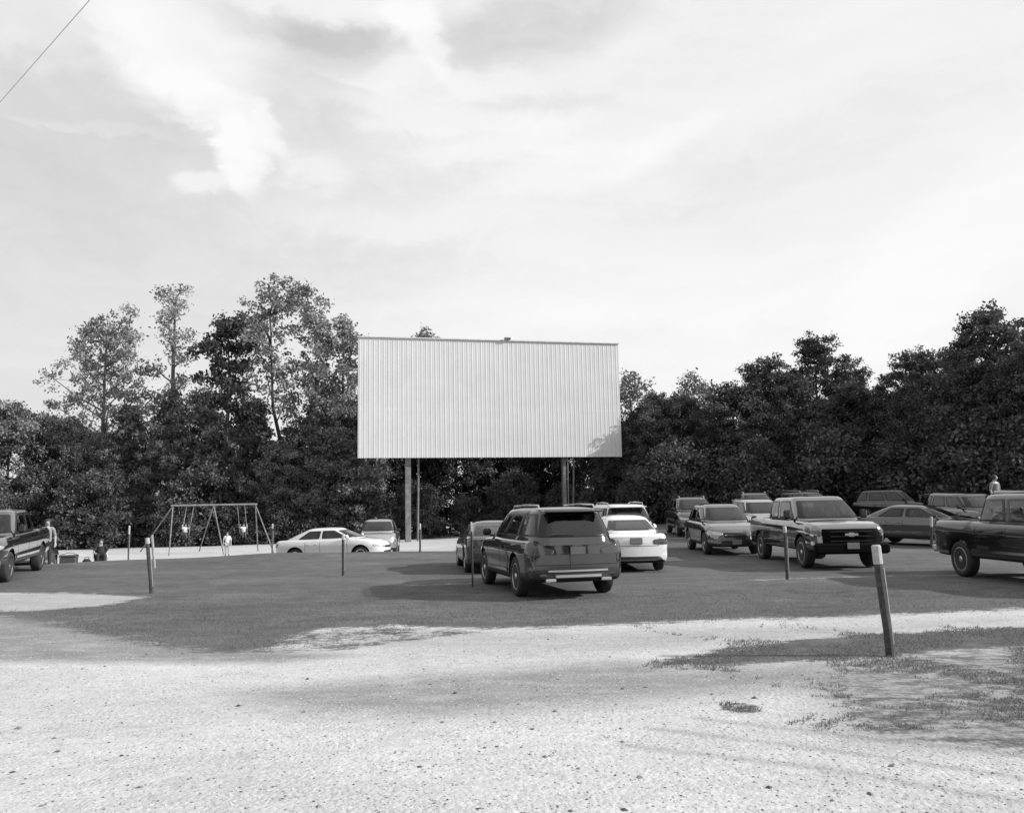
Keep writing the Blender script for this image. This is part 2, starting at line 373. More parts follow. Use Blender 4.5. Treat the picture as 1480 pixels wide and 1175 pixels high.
def build_ground():
    rad = np.concatenate([np.linspace(.6, 4.5, 8), 4.5 * (95 / 4.5) ** np.linspace(.004, 1, 430), [130, 180, 260, 400, 650, 1100]])
    ang = np.concatenate([np.radians(np.linspace(-40, 40, 420)), np.radians(np.linspace(42, 318, 70))])
    A, Rr = np.meshgrid(ang, rad)
    x = Rr * np.sin(A); y = Rr * np.cos(A)
    fade = 1 - sstep(100, 200, Rr)
    z = terrain(x, y) * fade
    g, shade_dirt = masks(x.ravel(), y.ravel())
    nr, na = A.shape
    V = np.stack([x.ravel(), y.ravel(), z.ravel()], 1)
    i = np.arange(nr - 1)[:, None] * na; j = np.arange(na)[None, :]; k = (j + 1) % na
    F = np.stack([i + j, i + na + j, i + na + k, i + k], -1).reshape(-1, 4)[:, ::-1]
    c = len(V); V = np.vstack([V, [[0, 0, 0]]])
    me = np_mesh('ground', V, F, smooth=True)
    g = np.append(g, 0); shade_dirt = np.append(shade_dirt, 0)
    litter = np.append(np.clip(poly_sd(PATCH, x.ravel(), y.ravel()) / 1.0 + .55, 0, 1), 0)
    for nm, arr in (('grass', g), ('shade_dirt', shade_dirt), ('litter', litter)):
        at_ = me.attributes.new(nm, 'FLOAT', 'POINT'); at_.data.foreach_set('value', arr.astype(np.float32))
    m = bpy.data.materials.new('ground'); m.use_nodes = True; t = m.node_tree; N = NT(t); B = t.nodes['Principled BSDF']
    co = N.n('ShaderNodeTexCoord').outputs['Object']
    ga = N.n('ShaderNodeAttribute', attribute_name='grass').outputs['Fac']; da = N.n('ShaderNodeAttribute', attribute_name='shade_dirt').outputs['Fac']
    st = N.n('ShaderNodeVectorMath', operation='MULTIPLY'); N.l(co, st.inputs[0]); st.inputs[1].default_value = (.55, 1.0, 1)
    nb = N.noise(st.outputs[0], 1.7, 6, .65); nf = N.noise(co, 14, 5, .7); ns = N.noise(co, 55, 3, .7)
    nm = N.noise(st.outputs[0], 6.5, 5, .7)
    gm = N.math('ADD', ga, N.math('ADD', N.math('MULTIPLY', N.math('SUBTRACT', nb, .5), .75), N.math('ADD', N.math('MULTIPLY', N.math('SUBTRACT', nf, .5), .8), N.math('MULTIPLY', N.math('SUBTRACT', nm, .5), 1.0))))
    gm = N.ramp(gm, .34, .68)
    # gravel: pale sandy base, small dark stones, washed patches
    vo = N.n('ShaderNodeTexVoronoi'); vo.inputs['Scale'].default_value = 26; N.l(co, vo.inputs['Vector'])
    vc = N.n('ShaderNodeRGBToBW'); N.l(vo.outputs['Color'], vc.inputs[0])
    gv = N.math('ADD', N.ramp(N.noise(st.outputs[0], .55, 6, .65), .3, .7, .455, .605, False), N.math('MULTIPLY', N.math('SUBTRACT', nf, .5), .24))
    gv = N.math('ADD', gv, N.math('MULTIPLY', N.math('MULTIPLY', N.math('SUBTRACT', ns, .5), .34), N.ramp(nb, .35, .62, .35, 1.1)))
    gv = N.math('ADD', gv, N.math('MULTIPLY', N.math('SUBTRACT', nm, .5), .26))
    gv = N.math('ADD', gv, N.math('MULTIPLY', N.math('SUBTRACT', vc.outputs[0], .5), .12))
    la = N.n('ShaderNodeAttribute', attribute_name='litter').outputs['Fac']
    lm = N.math('MULTIPLY', la, N.ramp(nm, .34, .62, .50, 1.0))
    gv = N.math('MULTIPLY', gv, N.math('SUBTRACT', 1.0, N.math('MULTIPLY', lm, .58)))
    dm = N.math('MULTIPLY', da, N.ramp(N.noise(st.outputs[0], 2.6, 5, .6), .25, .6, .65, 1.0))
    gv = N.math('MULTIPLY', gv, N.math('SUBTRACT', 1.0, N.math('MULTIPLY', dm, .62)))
    # turf: short worn grass over soil
    tv = N.math('ADD', N.ramp(N.noise(st.outputs[0], .45, 5, .6), .3, .7, .095, .155, False), N.math('MULTIPLY', N.math('SUBTRACT', nf, .5), .09))
    tv = N.math('ADD', tv, N.math('MULTIPLY', N.math('SUBTRACT', ns, .5), .05))
    tv = N.math('ADD', tv, N.math('MULTIPLY', N.math('SUBTRACT', N.noise(st.outputs[0], 3.1, 6, .72), .5), .17))
    tv = N.math('ADD', tv, N.ramp(N.noise(st.outputs[0], .9, 6, .7), .60, .74, 0, .07))
    mx = N.n('ShaderNodeMix', data_type='FLOAT'); N.l(gm, mx.inputs[0]); N.l(gv, mx.inputs[2]); N.l(tv, mx.inputs[3])
    N.l(N.grey(mx.outputs[0]), B.inputs['Base Color']); B.inputs['Roughness'].default_value = .95; B.inputs['Specular IOR Level'].default_value = .15
    bp = N.n('ShaderNodeBump'); bp.inputs['Strength'].default_value = .38; bp.inputs['Distance'].default_value = .03
    h = N.math('MULTIPLY', N.ramp(nb, .35, .65, .45, 1.15), N.math('ADD', N.math('MULTIPLY', nf, .8), N.math('ADD', N.math('MULTIPLY', ns, .5), N.math('MULTIPLY', vo.outputs['Distance'], -.8))))
    N.l(h, bp.inputs['Height']); N.l(bp.outputs[0], B.inputs['Normal'])
    me.materials.append(m)
    tag(link('ground', me), kind='structure')
build_ground()

def build_grass():
    # blades as slim bent triangles, denser close to the camera
    xs, ys, hs, tn = [], [], [], []
    def sow(n, X0, X1, d0, d1, h0, h1, thr=.5, clump=0.0, pw=1.0):
        d = d0 * (d1 / d0) ** (RNG.random(n) ** pw); X = RNG.uniform(X0, X1, n); x = (X - 740) / FPX * d
        g, _ = masks(x, d)
        lump = .5 + .17 * (np.sin(x * 3.1 + 1.3 * np.sin(d * 2.1)) + np.sin(d * 2.8 + 1.7 * np.sin(x * 2.7)) + np.sin(x * 9.7 + 2 * np.sin(d * 7.3)) * np.sin(d * 8.9 + 2 * np.sin(x * 6.1)))
        keep = RNG.random(n) < np.clip((g - thr + clump * (lump - .5)) * 4, 0, 1) * (1 - sstep(13, 21, d))
        xs.append(x[keep]); ys.append(d[keep]); k = keep.sum()
        hs.append(RNG.uniform(h0, h1, k) * (.6 + .8 * lump[keep])); tn.append(RNG.uniform(.7, 1.4, k))
    sow(70000, -60, 1560, 11.5, 21, .010, .030, .45, .5)
    sow(70000, 880, 1600, 7.0, 13, .010, .032, .42, 1.3)
    sow(900, 1030, 1110, 7.0, 8.4, .01, .03, .3, .9)
    x = np.concatenate(xs); y = np.concatenate(ys); h = np.concatenate(hs); tone = np.concatenate(tn); n = len(x)
    z = terrain(x, y)
    q = RNG.uniform(0, 2 * PI, n); w = RNG.uniform(.004, .009, n) * (.6 + y / 22); lean = RNG.uniform(.2, 1.8, n) * h; q2 = RNG.uniform(0, 2 * PI, n)
    a = np.stack([x + w * np.cos(q), y + w * np.sin(q), z - .01], 1); b = np.stack([x - w * np.cos(q), y - w * np.sin(q), z - .01], 1)
    c = np.stack([x + lean * np.cos(q2), y + lean * np.sin(q2), z + h], 1)
    V = np.stack([a, b, c], 1).reshape(-1, 3); F = np.arange(3 * n).reshape(-1, 3)
    tag(link('grass', np_mesh('grass', V, F, [M['grass']], tone=tone)), 'short worn grass growing in the field and beside the near post', 'grass', kind='stuff')
build_grass()

def build_gravel():
    n = 15000
    d = 4.6 * (15 / 4.6) ** RNG.random(n); X = RNG.uniform(-80, 1560, n); x = (X - 740) / FPX * d
    g, shade_dirt = masks(x, d); keep = g < .35; x = x[keep]; d = d[keep]; n = len(x)
    r = RNG.uniform(.005, .013, n); big = RNG.random(n) < .012; r[big] *= RNG.uniform(1.5, 2.6, big.sum())
    tone = RNG.uniform(.5, 1.35, n); dk = RNG.random(n) < .10; tone[dk] = RNG.uniform(.12, .4, dk.sum()); tone[big] = RNG.uniform(.1, .5, big.sum())
    base = np.array([(1, 0, 0), (0, 1, 0), (-1, 0, 0), (0, -1, 0), (0, 0, .8), (0, 0, -.6)], float)
    J = base[None] * r[:, None, None] * RNG.uniform(.65, 1.35, (n, 6, 1)); J[..., 2] *= .55
    q = RNG.uniform(0, 2 * PI, n); c, s = np.cos(q)[:, None], np.sin(q)[:, None]
    P = np.stack([J[..., 0] * c - J[..., 1] * s + x[:, None], J[..., 0] * s + J[..., 1] * c + d[:, None], J[..., 2] + terrain(x, d)[:, None] + r[:, None] * .12], -1)
    f = np.array([(0, 1, 4), (1, 2, 4), (2, 3, 4), (3, 0, 4), (1, 0, 5), (2, 1, 5), (3, 2, 5), (0, 3, 5)])
    F = (np.arange(n)[:, None, None] * 6 + f[None]).reshape(-1, 3)
    tag(link('gravel', np_mesh('gravel', P.reshape(-1, 3), F, [M['stone']], tone=np.repeat(tone, 8))), 'loose pebbles scattered over the pale gravel drive', 'gravel', kind='stuff')
build_gravel()

# ------------------------------------------------------------------ cars
def chaikin(P, it=2, closed=False):
    P = [np.asarray(p, float) for p in P]
    for _ in range(it):
        Q = []
        n = len(P)
        if not closed: Q.append(P[0])
        for i in range(n if closed else n - 1):
            a, b = P[i], P[(i + 1) % n]
            Q += [a * .75 + b * .25, a * .25 + b * .75]
        if not closed: Q.append(P[-1])
        P = Q
    return P
def round_poly(P, r=.045):
    P = [np.asarray(p, float) for p in P]; out = []; n = len(P)
    for i in range(n):
        a, b, c = P[i - 1], P[i], P[(i + 1) % n]; la, lc = np.linalg.norm(a - b), np.linalg.norm(c - b)
        k = min(r, la * .4, lc * .4); u = b + (a - b) / la * k; v = b + (c - b) / lc * k
        out += [u, u * .25 + v * .25 + b * .5, v]
    return out
def resample(P, step):
    out = []
    n = len(P)
    for i in range(n):
        a, b = np.asarray(P[i]), np.asarray(P[(i + 1) % n]); k = max(1, int(np.linalg.norm(b - a) / step))
        out += [a + (b - a) * j / k for j in range(k)]
    return out

def cabf(q): return q ** 1.35 if q > 0 else q
CT = dict(
 sedan=dict(L=4.75, W=.905, zb=.23, top=[(-2.375, .78), (-2.35, .93), (-2.22, 1.0), (-1.6, 1.02), (-1.0, 1.0), (.95, .99), (1.5, .95), (2.0, .87), (2.25, .77), (2.375, .62)],
            belt=.96, roof=1.41, xr=(-1.98, -.95), xf=(1.28, .30), wb=.80, wr=.60, wheel=.33, fa=1.42, ra=-1.38, kind='sedan'),
 coupe=dict(L=4.6, W=.92, zb=.2, top=[(-2.3, .75), (-2.28, .9), (-2.1, .97), (-1.5, .98), (-1.0, .94), (.8, .90), (1.5, .86), (2.0, .76), (2.22, .66), (2.3, .55)],
            belt=.89, roof=1.32, xr=(-2.0, -.95), xf=(1.05, .15), wb=.80, wr=.62, wheel=.34, fa=1.4, ra=-1.35, kind='sedan'),
 suv=dict(L=4.95, W=1.03, zb=.30, top=[(-2.475, .85), (-2.45, 1.04), (-2.3, 1.12), (-1.5, 1.12), (.8, 1.12), (1.6, 1.09), (2.15, 1.02), (2.38, .90), (2.475, .74)],
          belt=1.10, roof=1.74, xr=(-2.44, -2.06), xf=(1.35, .45), wb=.90, wr=.68, wheel=.40, fa=1.48, ra=-1.42, kind='suv'),
 crossover=dict(L=4.55, W=.93, zb=.27, top=[(-2.275, .82), (-2.25, 1.0), (-2.1, 1.07), (-1.4, 1.08), (.8, 1.06), (1.5, 1.02), (1.95, .93), (2.18, .82), (2.275, .66)],
          belt=1.03, roof=1.64, xr=(-2.2, -1.75), xf=(1.28, .38), wb=.83, wr=.62, wheel=.37, fa=1.38, ra=-1.3, kind='suv'),
 van=dict(L=5.1, W=.99, zb=.28, top=[(-2.55, .9), (-2.53, 1.08), (-2.4, 1.14), (-1.5, 1.14), (1.2, 1.08), (1.9, .98), (2.35, .84), (2.5, .72), (2.55, .6)],
          belt=1.06, roof=1.92, xr=(-2.5, -2.36), xf=(2.0, .85), wb=.9, wr=.78, wheel=.36, fa=1.6, ra=-1.5, kind='suv'),
 pickup=dict(L=5.85, W=1.01, zb=.44, top=[(-2.925, 1.16), (-2.90, 1.27), (-2.8, 1.29), (-1.36, 1.29), (-1.29, 1.27), (1.1, 1.25), (2.3, 1.20), (2.75, 1.13), (2.88, 1.06), (2.925, .98)],
          belt=1.22, roof=1.88, xr=(-1.24, -1.10), xf=(1.58, .78), wb=.92, wr=.72, wheel=.41, fa=1.95, ra=-1.75, kind='pickup', bed=(-2.86, -1.32)),
)

def win_at(P):
    BL, RF = P['belt'], P['roof']
    def bz(q): return BL + (RF - BL) * q
    def cx(f, q):
        q = cabf(q); a = P['xr'][0] + (P['xr'][1] - P['xr'][0]) * q; b = P['xf'][0] + (P['xf'][1] - P['xf'][0]) * q; return a + (b - a) * f
    def wq(q): return P['wb'] + (P['wr'] - P['wb']) * q
    if P['kind'] == 'sedan': spans = [((.20, .50), (.20, .515)), ((.535, .895), (.555, .86))]
    elif P['kind'] == 'pickup': spans = [((.07, .44), (.09, .44)), ((.48, .90), (.48, .87))]
    else: spans = [((.045, .27), (.06, .26)), ((.30, .585), (.29, .575)), ((.61, .93), (.60, .89))]
    return bz, cx, wq, spans
def windows(P):
    bz, cx, wq, spans = win_at(P); lo = .12 if P['kind'] == 'pickup' else .16; hi = .86; rl = .14 if P['kind'] != 'sedan' else .28
    out = [('windscreen', '+x', [(-wq(lo) * .93, bz(lo)), (wq(lo) * .93, bz(lo)), (wq(hi) * .90, bz(hi)), (-wq(hi) * .90, bz(hi))], .016),
           ('rear_window', '-x', [(-wq(rl) * .88, bz(rl)), (wq(rl) * .88, bz(rl)), (wq(hi) * .84, bz(hi)), (-wq(hi) * .84, bz(hi))], .014)]
    for ax in ('+y', '-y'):
        for (a0, a1), (b0, b1) in spans: out.append(('side_window', ax, [(cx(a0, lo), bz(lo)), (cx(a1, lo), bz(lo)), (cx(b1, hi), bz(hi)), (cx(b0, hi), bz(hi))], .008))
    return out
def build_body(P, mats):
    L, W, zb = P['L'], P['W'], P['zb']
    xs = set(np.round(np.linspace(-L / 2, L / 2, 34), 4)) | {k[0] for k in P['top']}
    for e in (.03, .07, .13, .2, .3): xs |= {-L / 2 + e, L / 2 - e}
    bed = P.get('bed')
    if bed: xs |= {bed[0], bed[0] + .03, bed[1] - .03, bed[1]}
    xs = np.array(sorted(xs)); xs = xs[np.r_[True, np.diff(xs) > .008]]
    tk = np.array(P['top']); zt = np.interp(xs, tk[:, 0], tk[:, 1])
    we = [(-L / 2, .88), (-L / 2 + .06, .945), (-L / 2 + .2, .98), (-L / 2 + .6, 1), (L / 2 - 1.1, 1), (L / 2 - .5, .965), (L / 2 - .22, .9), (L / 2 - .08, .80), (L / 2, .66)]
    if P['kind'] == 'pickup': we[-4:] = [(L / 2 - .5, .985), (L / 2 - .22, .955), (L / 2 - .08, .92), (L / 2, .84)]
    if P['kind'] == 'suv': we[-3:] = [(L / 2 - .22, .93), (L / 2 - .08, .86), (L / 2, .74)]
    we = np.array(we); wv = W * np.interp(xs, we[:, 0], we[:, 1])
    bk = np.array([(-L / 2, zb + .10), (-L / 2 + .15, zb + .02), (-L / 2 + .6, zb), (L / 2 - .7, zb), (L / 2 - .15, zb + .0), (L / 2, zb + .05)])
    zbv = np.interp(xs, bk[:, 0], bk[:, 1])
    rows = []; halves = []; bf, br = {'sedan': (.34, .17), 'suv': (.27, .14), 'pickup': (.12, .02)}[P['kind']]
    def bow(x, y):
        q = (y / W) ** 2
        return x + br * q * min(max((-L / 2 + .9 - x) / .9, 0), 1) ** 1.5 - bf * q * min(max((x - L / 2 + 1.3) / 1.3, 0), 1) ** 1.5
    for x, w, t, b in zip(xs, wv, zt, zbv):
        dip = .5 if bed and bed[0] + .02 < x < bed[1] - .02 else 0.0
        h = t - b; cr = .035 if x > 0 else .012
        if bed and x < bed[1] + .05: cr = 0
        pts = [(0, b), (w * .84, b), (w * .945, b + .05), (w * .985, b + .22 * h), (w * .975, b + .42 * h), (w * 1.0, b + .66 * h), (w * .985, b + .80 * h), (w * .945, t - .05), (w * .89, t - .006),
               (w * .86, t + cr * .2), (w * .855, t + cr * .3 - dip), (w * .5, t + cr * .8 - dip), (0, t + cr - dip)]
        half = chaikin(pts, 1 if dip else 2)
        if dip: half = chaikin(pts, 2)
        rows.append([(bow(x, p[0]), p[0], p[1]) for p in half] + [(bow(x, p[0]), -p[0], p[1]) for p in half[-2:0:-1]]); halves.append(half)
    n = len(rows[0]); V = [p for r in rows for p in r]; F = []
    for i in range(len(rows) - 1):
        for k in range(n): F.append((i * n + k, (i + 1) * n + k, (i + 1) * n + (k + 1) % n, i * n + (k + 1) % n)[::-1])
    for half, xe, flip in ((halves[0], xs[0], True), (halves[-1], xs[-1], False)):
        T = np.linspace(-1, 1, 13); b0 = len(V)
        for p in half:
            for t in T: V.append((bow(xe, t * p[0]), t * p[0], p[1]))
        for i in range(len(half) - 1):
            for j in range(12):
                f = (b0 + i * 13 + j, b0 + i * 13 + j + 1, b0 + (i + 1) * 13 + j + 1, b0 + (i + 1) * 13 + j); F.append(f[::-1] if flip else f)
    me = bpy.data.meshes.new('body'); me.from_pydata(V, [], F); me.update()
    import bmesh
    bm = bmesh.new(); bm.from_mesh(me); bmesh.ops.remove_doubles(bm, verts=bm.verts, dist=2e-4); bmesh.ops.dissolve_degenerate(bm, edges=bm.edges, dist=1e-4); bmesh.ops.recalc_face_normals(bm, faces=bm.faces); bm.to_mesh(me); bm.free()
    o = link('temp_body', me)
    cut = MB(); wr = P['wheel'] + .065
    for ax in (P['fa'], P['ra']):
        for s in (-1, 1):
            prof = [(wr, 0), (wr, .5)]
            cut.lathe_y(prof, 32, (ax, s * W * .62 if s > 0 else -W * .62 - .5, P['wheel'] + .02))
    co = cut.build('temp_cut', M['dark'])
    bm = bmesh.new(); bm.from_mesh(co.data); bmesh.ops.recalc_face_normals(bm, faces=bm.faces); bm.to_mesh(co.data); bm.free()
    md = o.modifiers.new('b', 'BOOLEAN'); md.object = co; md.operation = 'DIFFERENCE'; md.solver = 'EXACT'
    dg = bpy.context.evaluated_depsgraph_get(); me2 = bpy.data.meshes.new_from_object(o.evaluated_get(dg))
    bpy.data.objects.remove(o); bpy.data.objects.remove(co)
    V = [tuple(v.co) for v in me2.vertices]; F = [tuple(p.vertices) for p in me2.polygons]; mi = []
    for p in me2.polygons:
        c = p.center; dk = 0
        for ax in (P['fa'], P['ra']):
            if math.hypot(c.x - ax, c.z - P['wheel'] - .02) < wr + .004 and abs(c.y) < W * .985 and (abs(p.normal.y) < .5 or abs(c.y) < W * .7): dk = 1
        if p.normal.z < -.6 and c.z < zb + .2: dk = 1
        if c.z < zb + (.13 if P['kind'] == 'suv' else .07): dk = max(dk, 2 if dk == 0 else dk)
        mi.append(dk)
    bpy.data.meshes.remove(me2)
    # cabin shell
    zs = [P['belt'] - .06] + [P['belt'] + (P['roof'] - P['belt']) * q for q in (0, .05, .10, .15, .2, .26, .32, .38, .44, .5, .56, .62, .68, .74, .79, .84, .88, .95, 1.0)]
    N_ = 190; ex = {'suv': 5.2, 'sedan': 4.6}.get(P['kind'], 7.0)
    R = P['roof']; BL = P['belt']; V2 = []; rows = 0
    def ring(xr, xf, w, z, sc=1.0):
        cx = (xr + xf) / 2; a = (xf - xr) / 2 * sc
        q = np.linspace(0, 2 * PI, 6001); c, s_ = np.cos(q), np.sin(q)
        X = cx + a * np.sign(c) * np.abs(c) ** (2 / ex); Y = w * sc * np.sign(s_) * np.abs(s_) ** (2 / ex)
        L_ = np.r_[0, np.cumsum(np.hypot(np.diff(X), np.diff(Y)))]; t = np.arange(N_) / N_ * L_[-1]
        V2.extend((float(u), float(v), z) for u, v in zip(np.interp(t, L_, X), np.interp(t, L_, Y)))
    for z in zs:
        q = (z - BL) / (R - BL); ql = min(max(q, -.1), .93)
        ring(P['xr'][0] + (P['xr'][1] - P['xr'][0]) * cabf(ql), P['xf'][0] + (P['xf'][1] - P['xf'][0]) * cabf(ql), P['wb'] + (P['wr'] - P['wb']) * (ql ** 1.25 if ql > 0 else ql), z)
        if q > .9:   # round the roof edge over
            f = {0.95: .972}.get(round(q, 2), .915)
            for i in range(N_):
                x, y, z_ = V2[-N_ + i]; cx = (P['xr'][1] + P['xf'][1]) / 2
                V2[-N_ + i] = (cx + (x - cx) * (f + .02), y * f, z_)
        rows += 1
    for sc, dz in ((.8, .022), (.5, .035), (.2, .042)) if P['kind'] != 'sedan' else ((.82, .035), (.5, .058), (.2, .066)):
        last = V2[(len(zs) - 1) * N_: len(zs) * N_]; cx = (P['xr'][1] + P['xf'][1]) / 2
        V2 += [(cx + (p[0] - cx) * sc, p[1] * sc, R + dz) for p in last]; rows += 1
    F2 = []
    for i in range(rows - 1):
        for k in range(N_): F2.append((i * N_ + k, i * N_ + (k + 1) % N_, (i + 1) * N_ + (k + 1) % N_, (i + 1) * N_ + k))
    F2.append(tuple(range(N_))[::-1]); F2.append(tuple(range((rows - 1) * N_, rows * N_)))
    b = len(V); V += V2; F += [tuple(i + b for i in f) for f in F2]; mi += [0] * len(F2)
    P['bvh'] = BVHTree.FromPolygons([Vector(p) for p in V], F)
    # open the windows in the cabin, darken the deck that lies inside it
    W_ = [(ax, np.array(round_poly(pts))) for _, ax, pts, _ in windows(P)]; F3 = []; m3 = []
    nb = len(F) - len(F2); VV = np.array(V)
    for i, f in enumerate(F):
        if len(f) == 4:
            c = VV[list(f)]; n_ = np.cross(c[2] - c[0], c[3] - c[1]); n_ /= np.linalg.norm(n_) + 1e-12
            if i >= nb:
                hit = False
                for ax, pl in W_:
                    if n_ @ np.array(AX[ax]) < .25: continue
                    p2 = c[:, [1, 2]] if ax[1] == 'x' else c[:, [0, 2]]
                    if (poly_sd(pl, p2[:, 0], p2[:, 1]) > .012).all(): hit = True; break
                if hit: continue
            elif mi[i] == 0:
                m = c.mean(0)
                if n_[2] > .6 and P['xr'][0] + .08 < m[0] < P['xf'][0] - .12 and abs(m[1]) < P['wb'] - .06: mi[i] = 1
        F3.append(f); m3.append(mi[i])
    F, mi = F3, m3
    me = bpy.data.meshes.new('body'); me.from_pydata(V, [], F); me.polygons.foreach_set('material_index', mi)
    me.polygons.foreach_set('use_smooth', [True] * len(F)); me.validate(); me.update(); me.set_sharp_from_angle(angle=math.radians(32))
    return me
_BODY = {}
def body_for(t):
    if t not in _BODY:
        me = build_body(CT[t], None)
        _BODY[t] = (me, CT[t]['bvh'])
    return _BODY[t]

AX = {'+x': Vector((1, 0, 0)), '-x': Vector((-1, 0, 0)), '+y': Vector((0, 1, 0)), '-y': Vector((0, -1, 0)), '+z': Vector((0, 0, 1))}
def p3(ax, a, b):
    if ax[1] == 'x': return Vector((0, a, b))
    if ax[1] == 'y': return Vector((a, 0, b))
    return Vector((a, b, 0))
def cast(bvh, ax, a, b):
    d = AX[ax]; h = bvh.ray_cast(p3(ax, a, b) + d * 9, -d, 20)
    return h[0]
def patch(bvh, ax, pts, name, m, parent, off=.006, depth=.025, rnd=1, step=.09, frit=False):
    """a panel laid on the body: outline pts seen along axis ax, with its own thickness"""
    P = resample(round_poly(pts) if rnd else pts, step); c = np.mean(P, 0); d = AX[ax]
    V = []; n = len(P); prev = None
    rings = [(1.0, off - depth), (1.0, off * .6), (.975, off), (.8, off), (.55, off), (.28, off)]
    if frit: rings[3] = (1 - .09 / min(np.ptp(P, 0)) , off)
    hits = []
    for sc, o in rings:
        for p in P:
            q = c + (p - c) * sc; h = cast(bvh, ax, *q); hits.append((q, h, o))
    good = [h.dot(d) for q, h, o in hits if h is not None]
    fb = min(good) if good else 0
    for q, h, o in hits:
        if h is None: h = p3(ax, *q) + d * fb
        V.append(h + d * o)
    h = cast(bvh, ax, *c); h = h if h is not None else p3(ax, *c) + d * fb
    V.append(h + d * off); F = []
    for i in range(len(rings) - 1):
        for k in range(n): F.append((i * n + k, i * n + (k + 1) % n, (i + 1) * n + (k + 1) % n, (i + 1) * n + k))
    b = (len(rings) - 1) * n
    for k in range(n): F.append((b + k, b + (k + 1) % n, len(V) - 1))
    mb = MB(); mb.add(V, F)
    if frit: mb.m = [1 if i < 3 * n else 0 for i in range(len(F))]
    import bmesh
    o = mb.build(name, m, parent, True, 40)
    bm = bmesh.new(); bm.from_mesh(o.data); bmesh.ops.recalc_face_normals(bm, faces=bm.faces); bm.to_mesh(o.data); bm.free()
    return o
def ribbon(bvh, ax, line, w, mb, off=.003):
    L_ = []
    for i in range(len(line) - 1):
        a, b = np.array(line[i]), np.array(line[i + 1]); k = max(1, int(np.linalg.norm(b - a) / .05))
        L_ += [a + (b - a) * j / k for j in range(k)]
    L_.append(np.array(line[-1])); V = []; d = AX[ax]
    for i, p in enumerate(L_):
        t = L_[min(i + 1, len(L_) - 1)] - L_[max(i - 1, 0)]; t = t / (np.linalg.norm(t) + 1e-9); nn = np.array((-t[1], t[0])) * w / 2
        for s in (1, -1):
            h = cast(bvh, ax, *(p + nn * s))
            if h is None: return
            V.append(h + d * off)
    mb.add(V, [(2 * i, 2 * i + 1, 2 * i + 3, 2 * i + 2) for i in range(len(L_) - 1)])

def make_wheel(root, x, side, P, rimmat):
    W = P['W']; r = P['wheel']; wd = .225 if P['kind'] != 'pickup' else .26
    y0 = side * (W - .03) - (wd if side > 0 else 0); c = (x, y0, r)
    t = MB(); ri = r * .66
    prof = [(ri, .02), (ri + .02, 0), (r - .05, -.004), (r - .012, .018), (r, .05), (r, wd - .05), (r - .012, wd - .018), (r - .05, wd + .004), (ri + .02, wd), (ri, wd - .02)]
    t.lathe_y(prof, 32, c)
    w = t.build('wheel', M['rubber'], root, True, 50)
    q = MB(); yo = wd - .012 if side > 0 else .012; yi = wd - .11 if side > 0 else .11; s = side
    q.lathe_y([(ri + .006, yo - s * .02), (ri + .006, yo), (ri - .018, yo + s * .004), (ri - .024, yo - s * .02), (ri - .03, yi)], 32, c)
    q.lathe_y([(ri - .02, yi), (ri - .02, yi - s * .01)], 32, c, 1)
    q.lathe_y([(.07, yi), (.068, yo - s * .01), (.05, yo + s * .006), (.01, yo + s * .008)], 16, c)
    ns = 5 if P['kind'] != 'pickup' else 6
    for k in range(ns):
        a = 2 * PI * k / ns + .3; R_ = Matrix.Rotation(-a, 3, 'Y')
        cc = Vector(c) + R_ @ Vector((ri * .5, 0, 0)) + Vector((0, yo - s * .03, 0))
        q.box(cc, (ri * .92, .035, .075), R_, 0, .012)
    q.build('rim', [rimmat, M['dark']], w, True, 40)

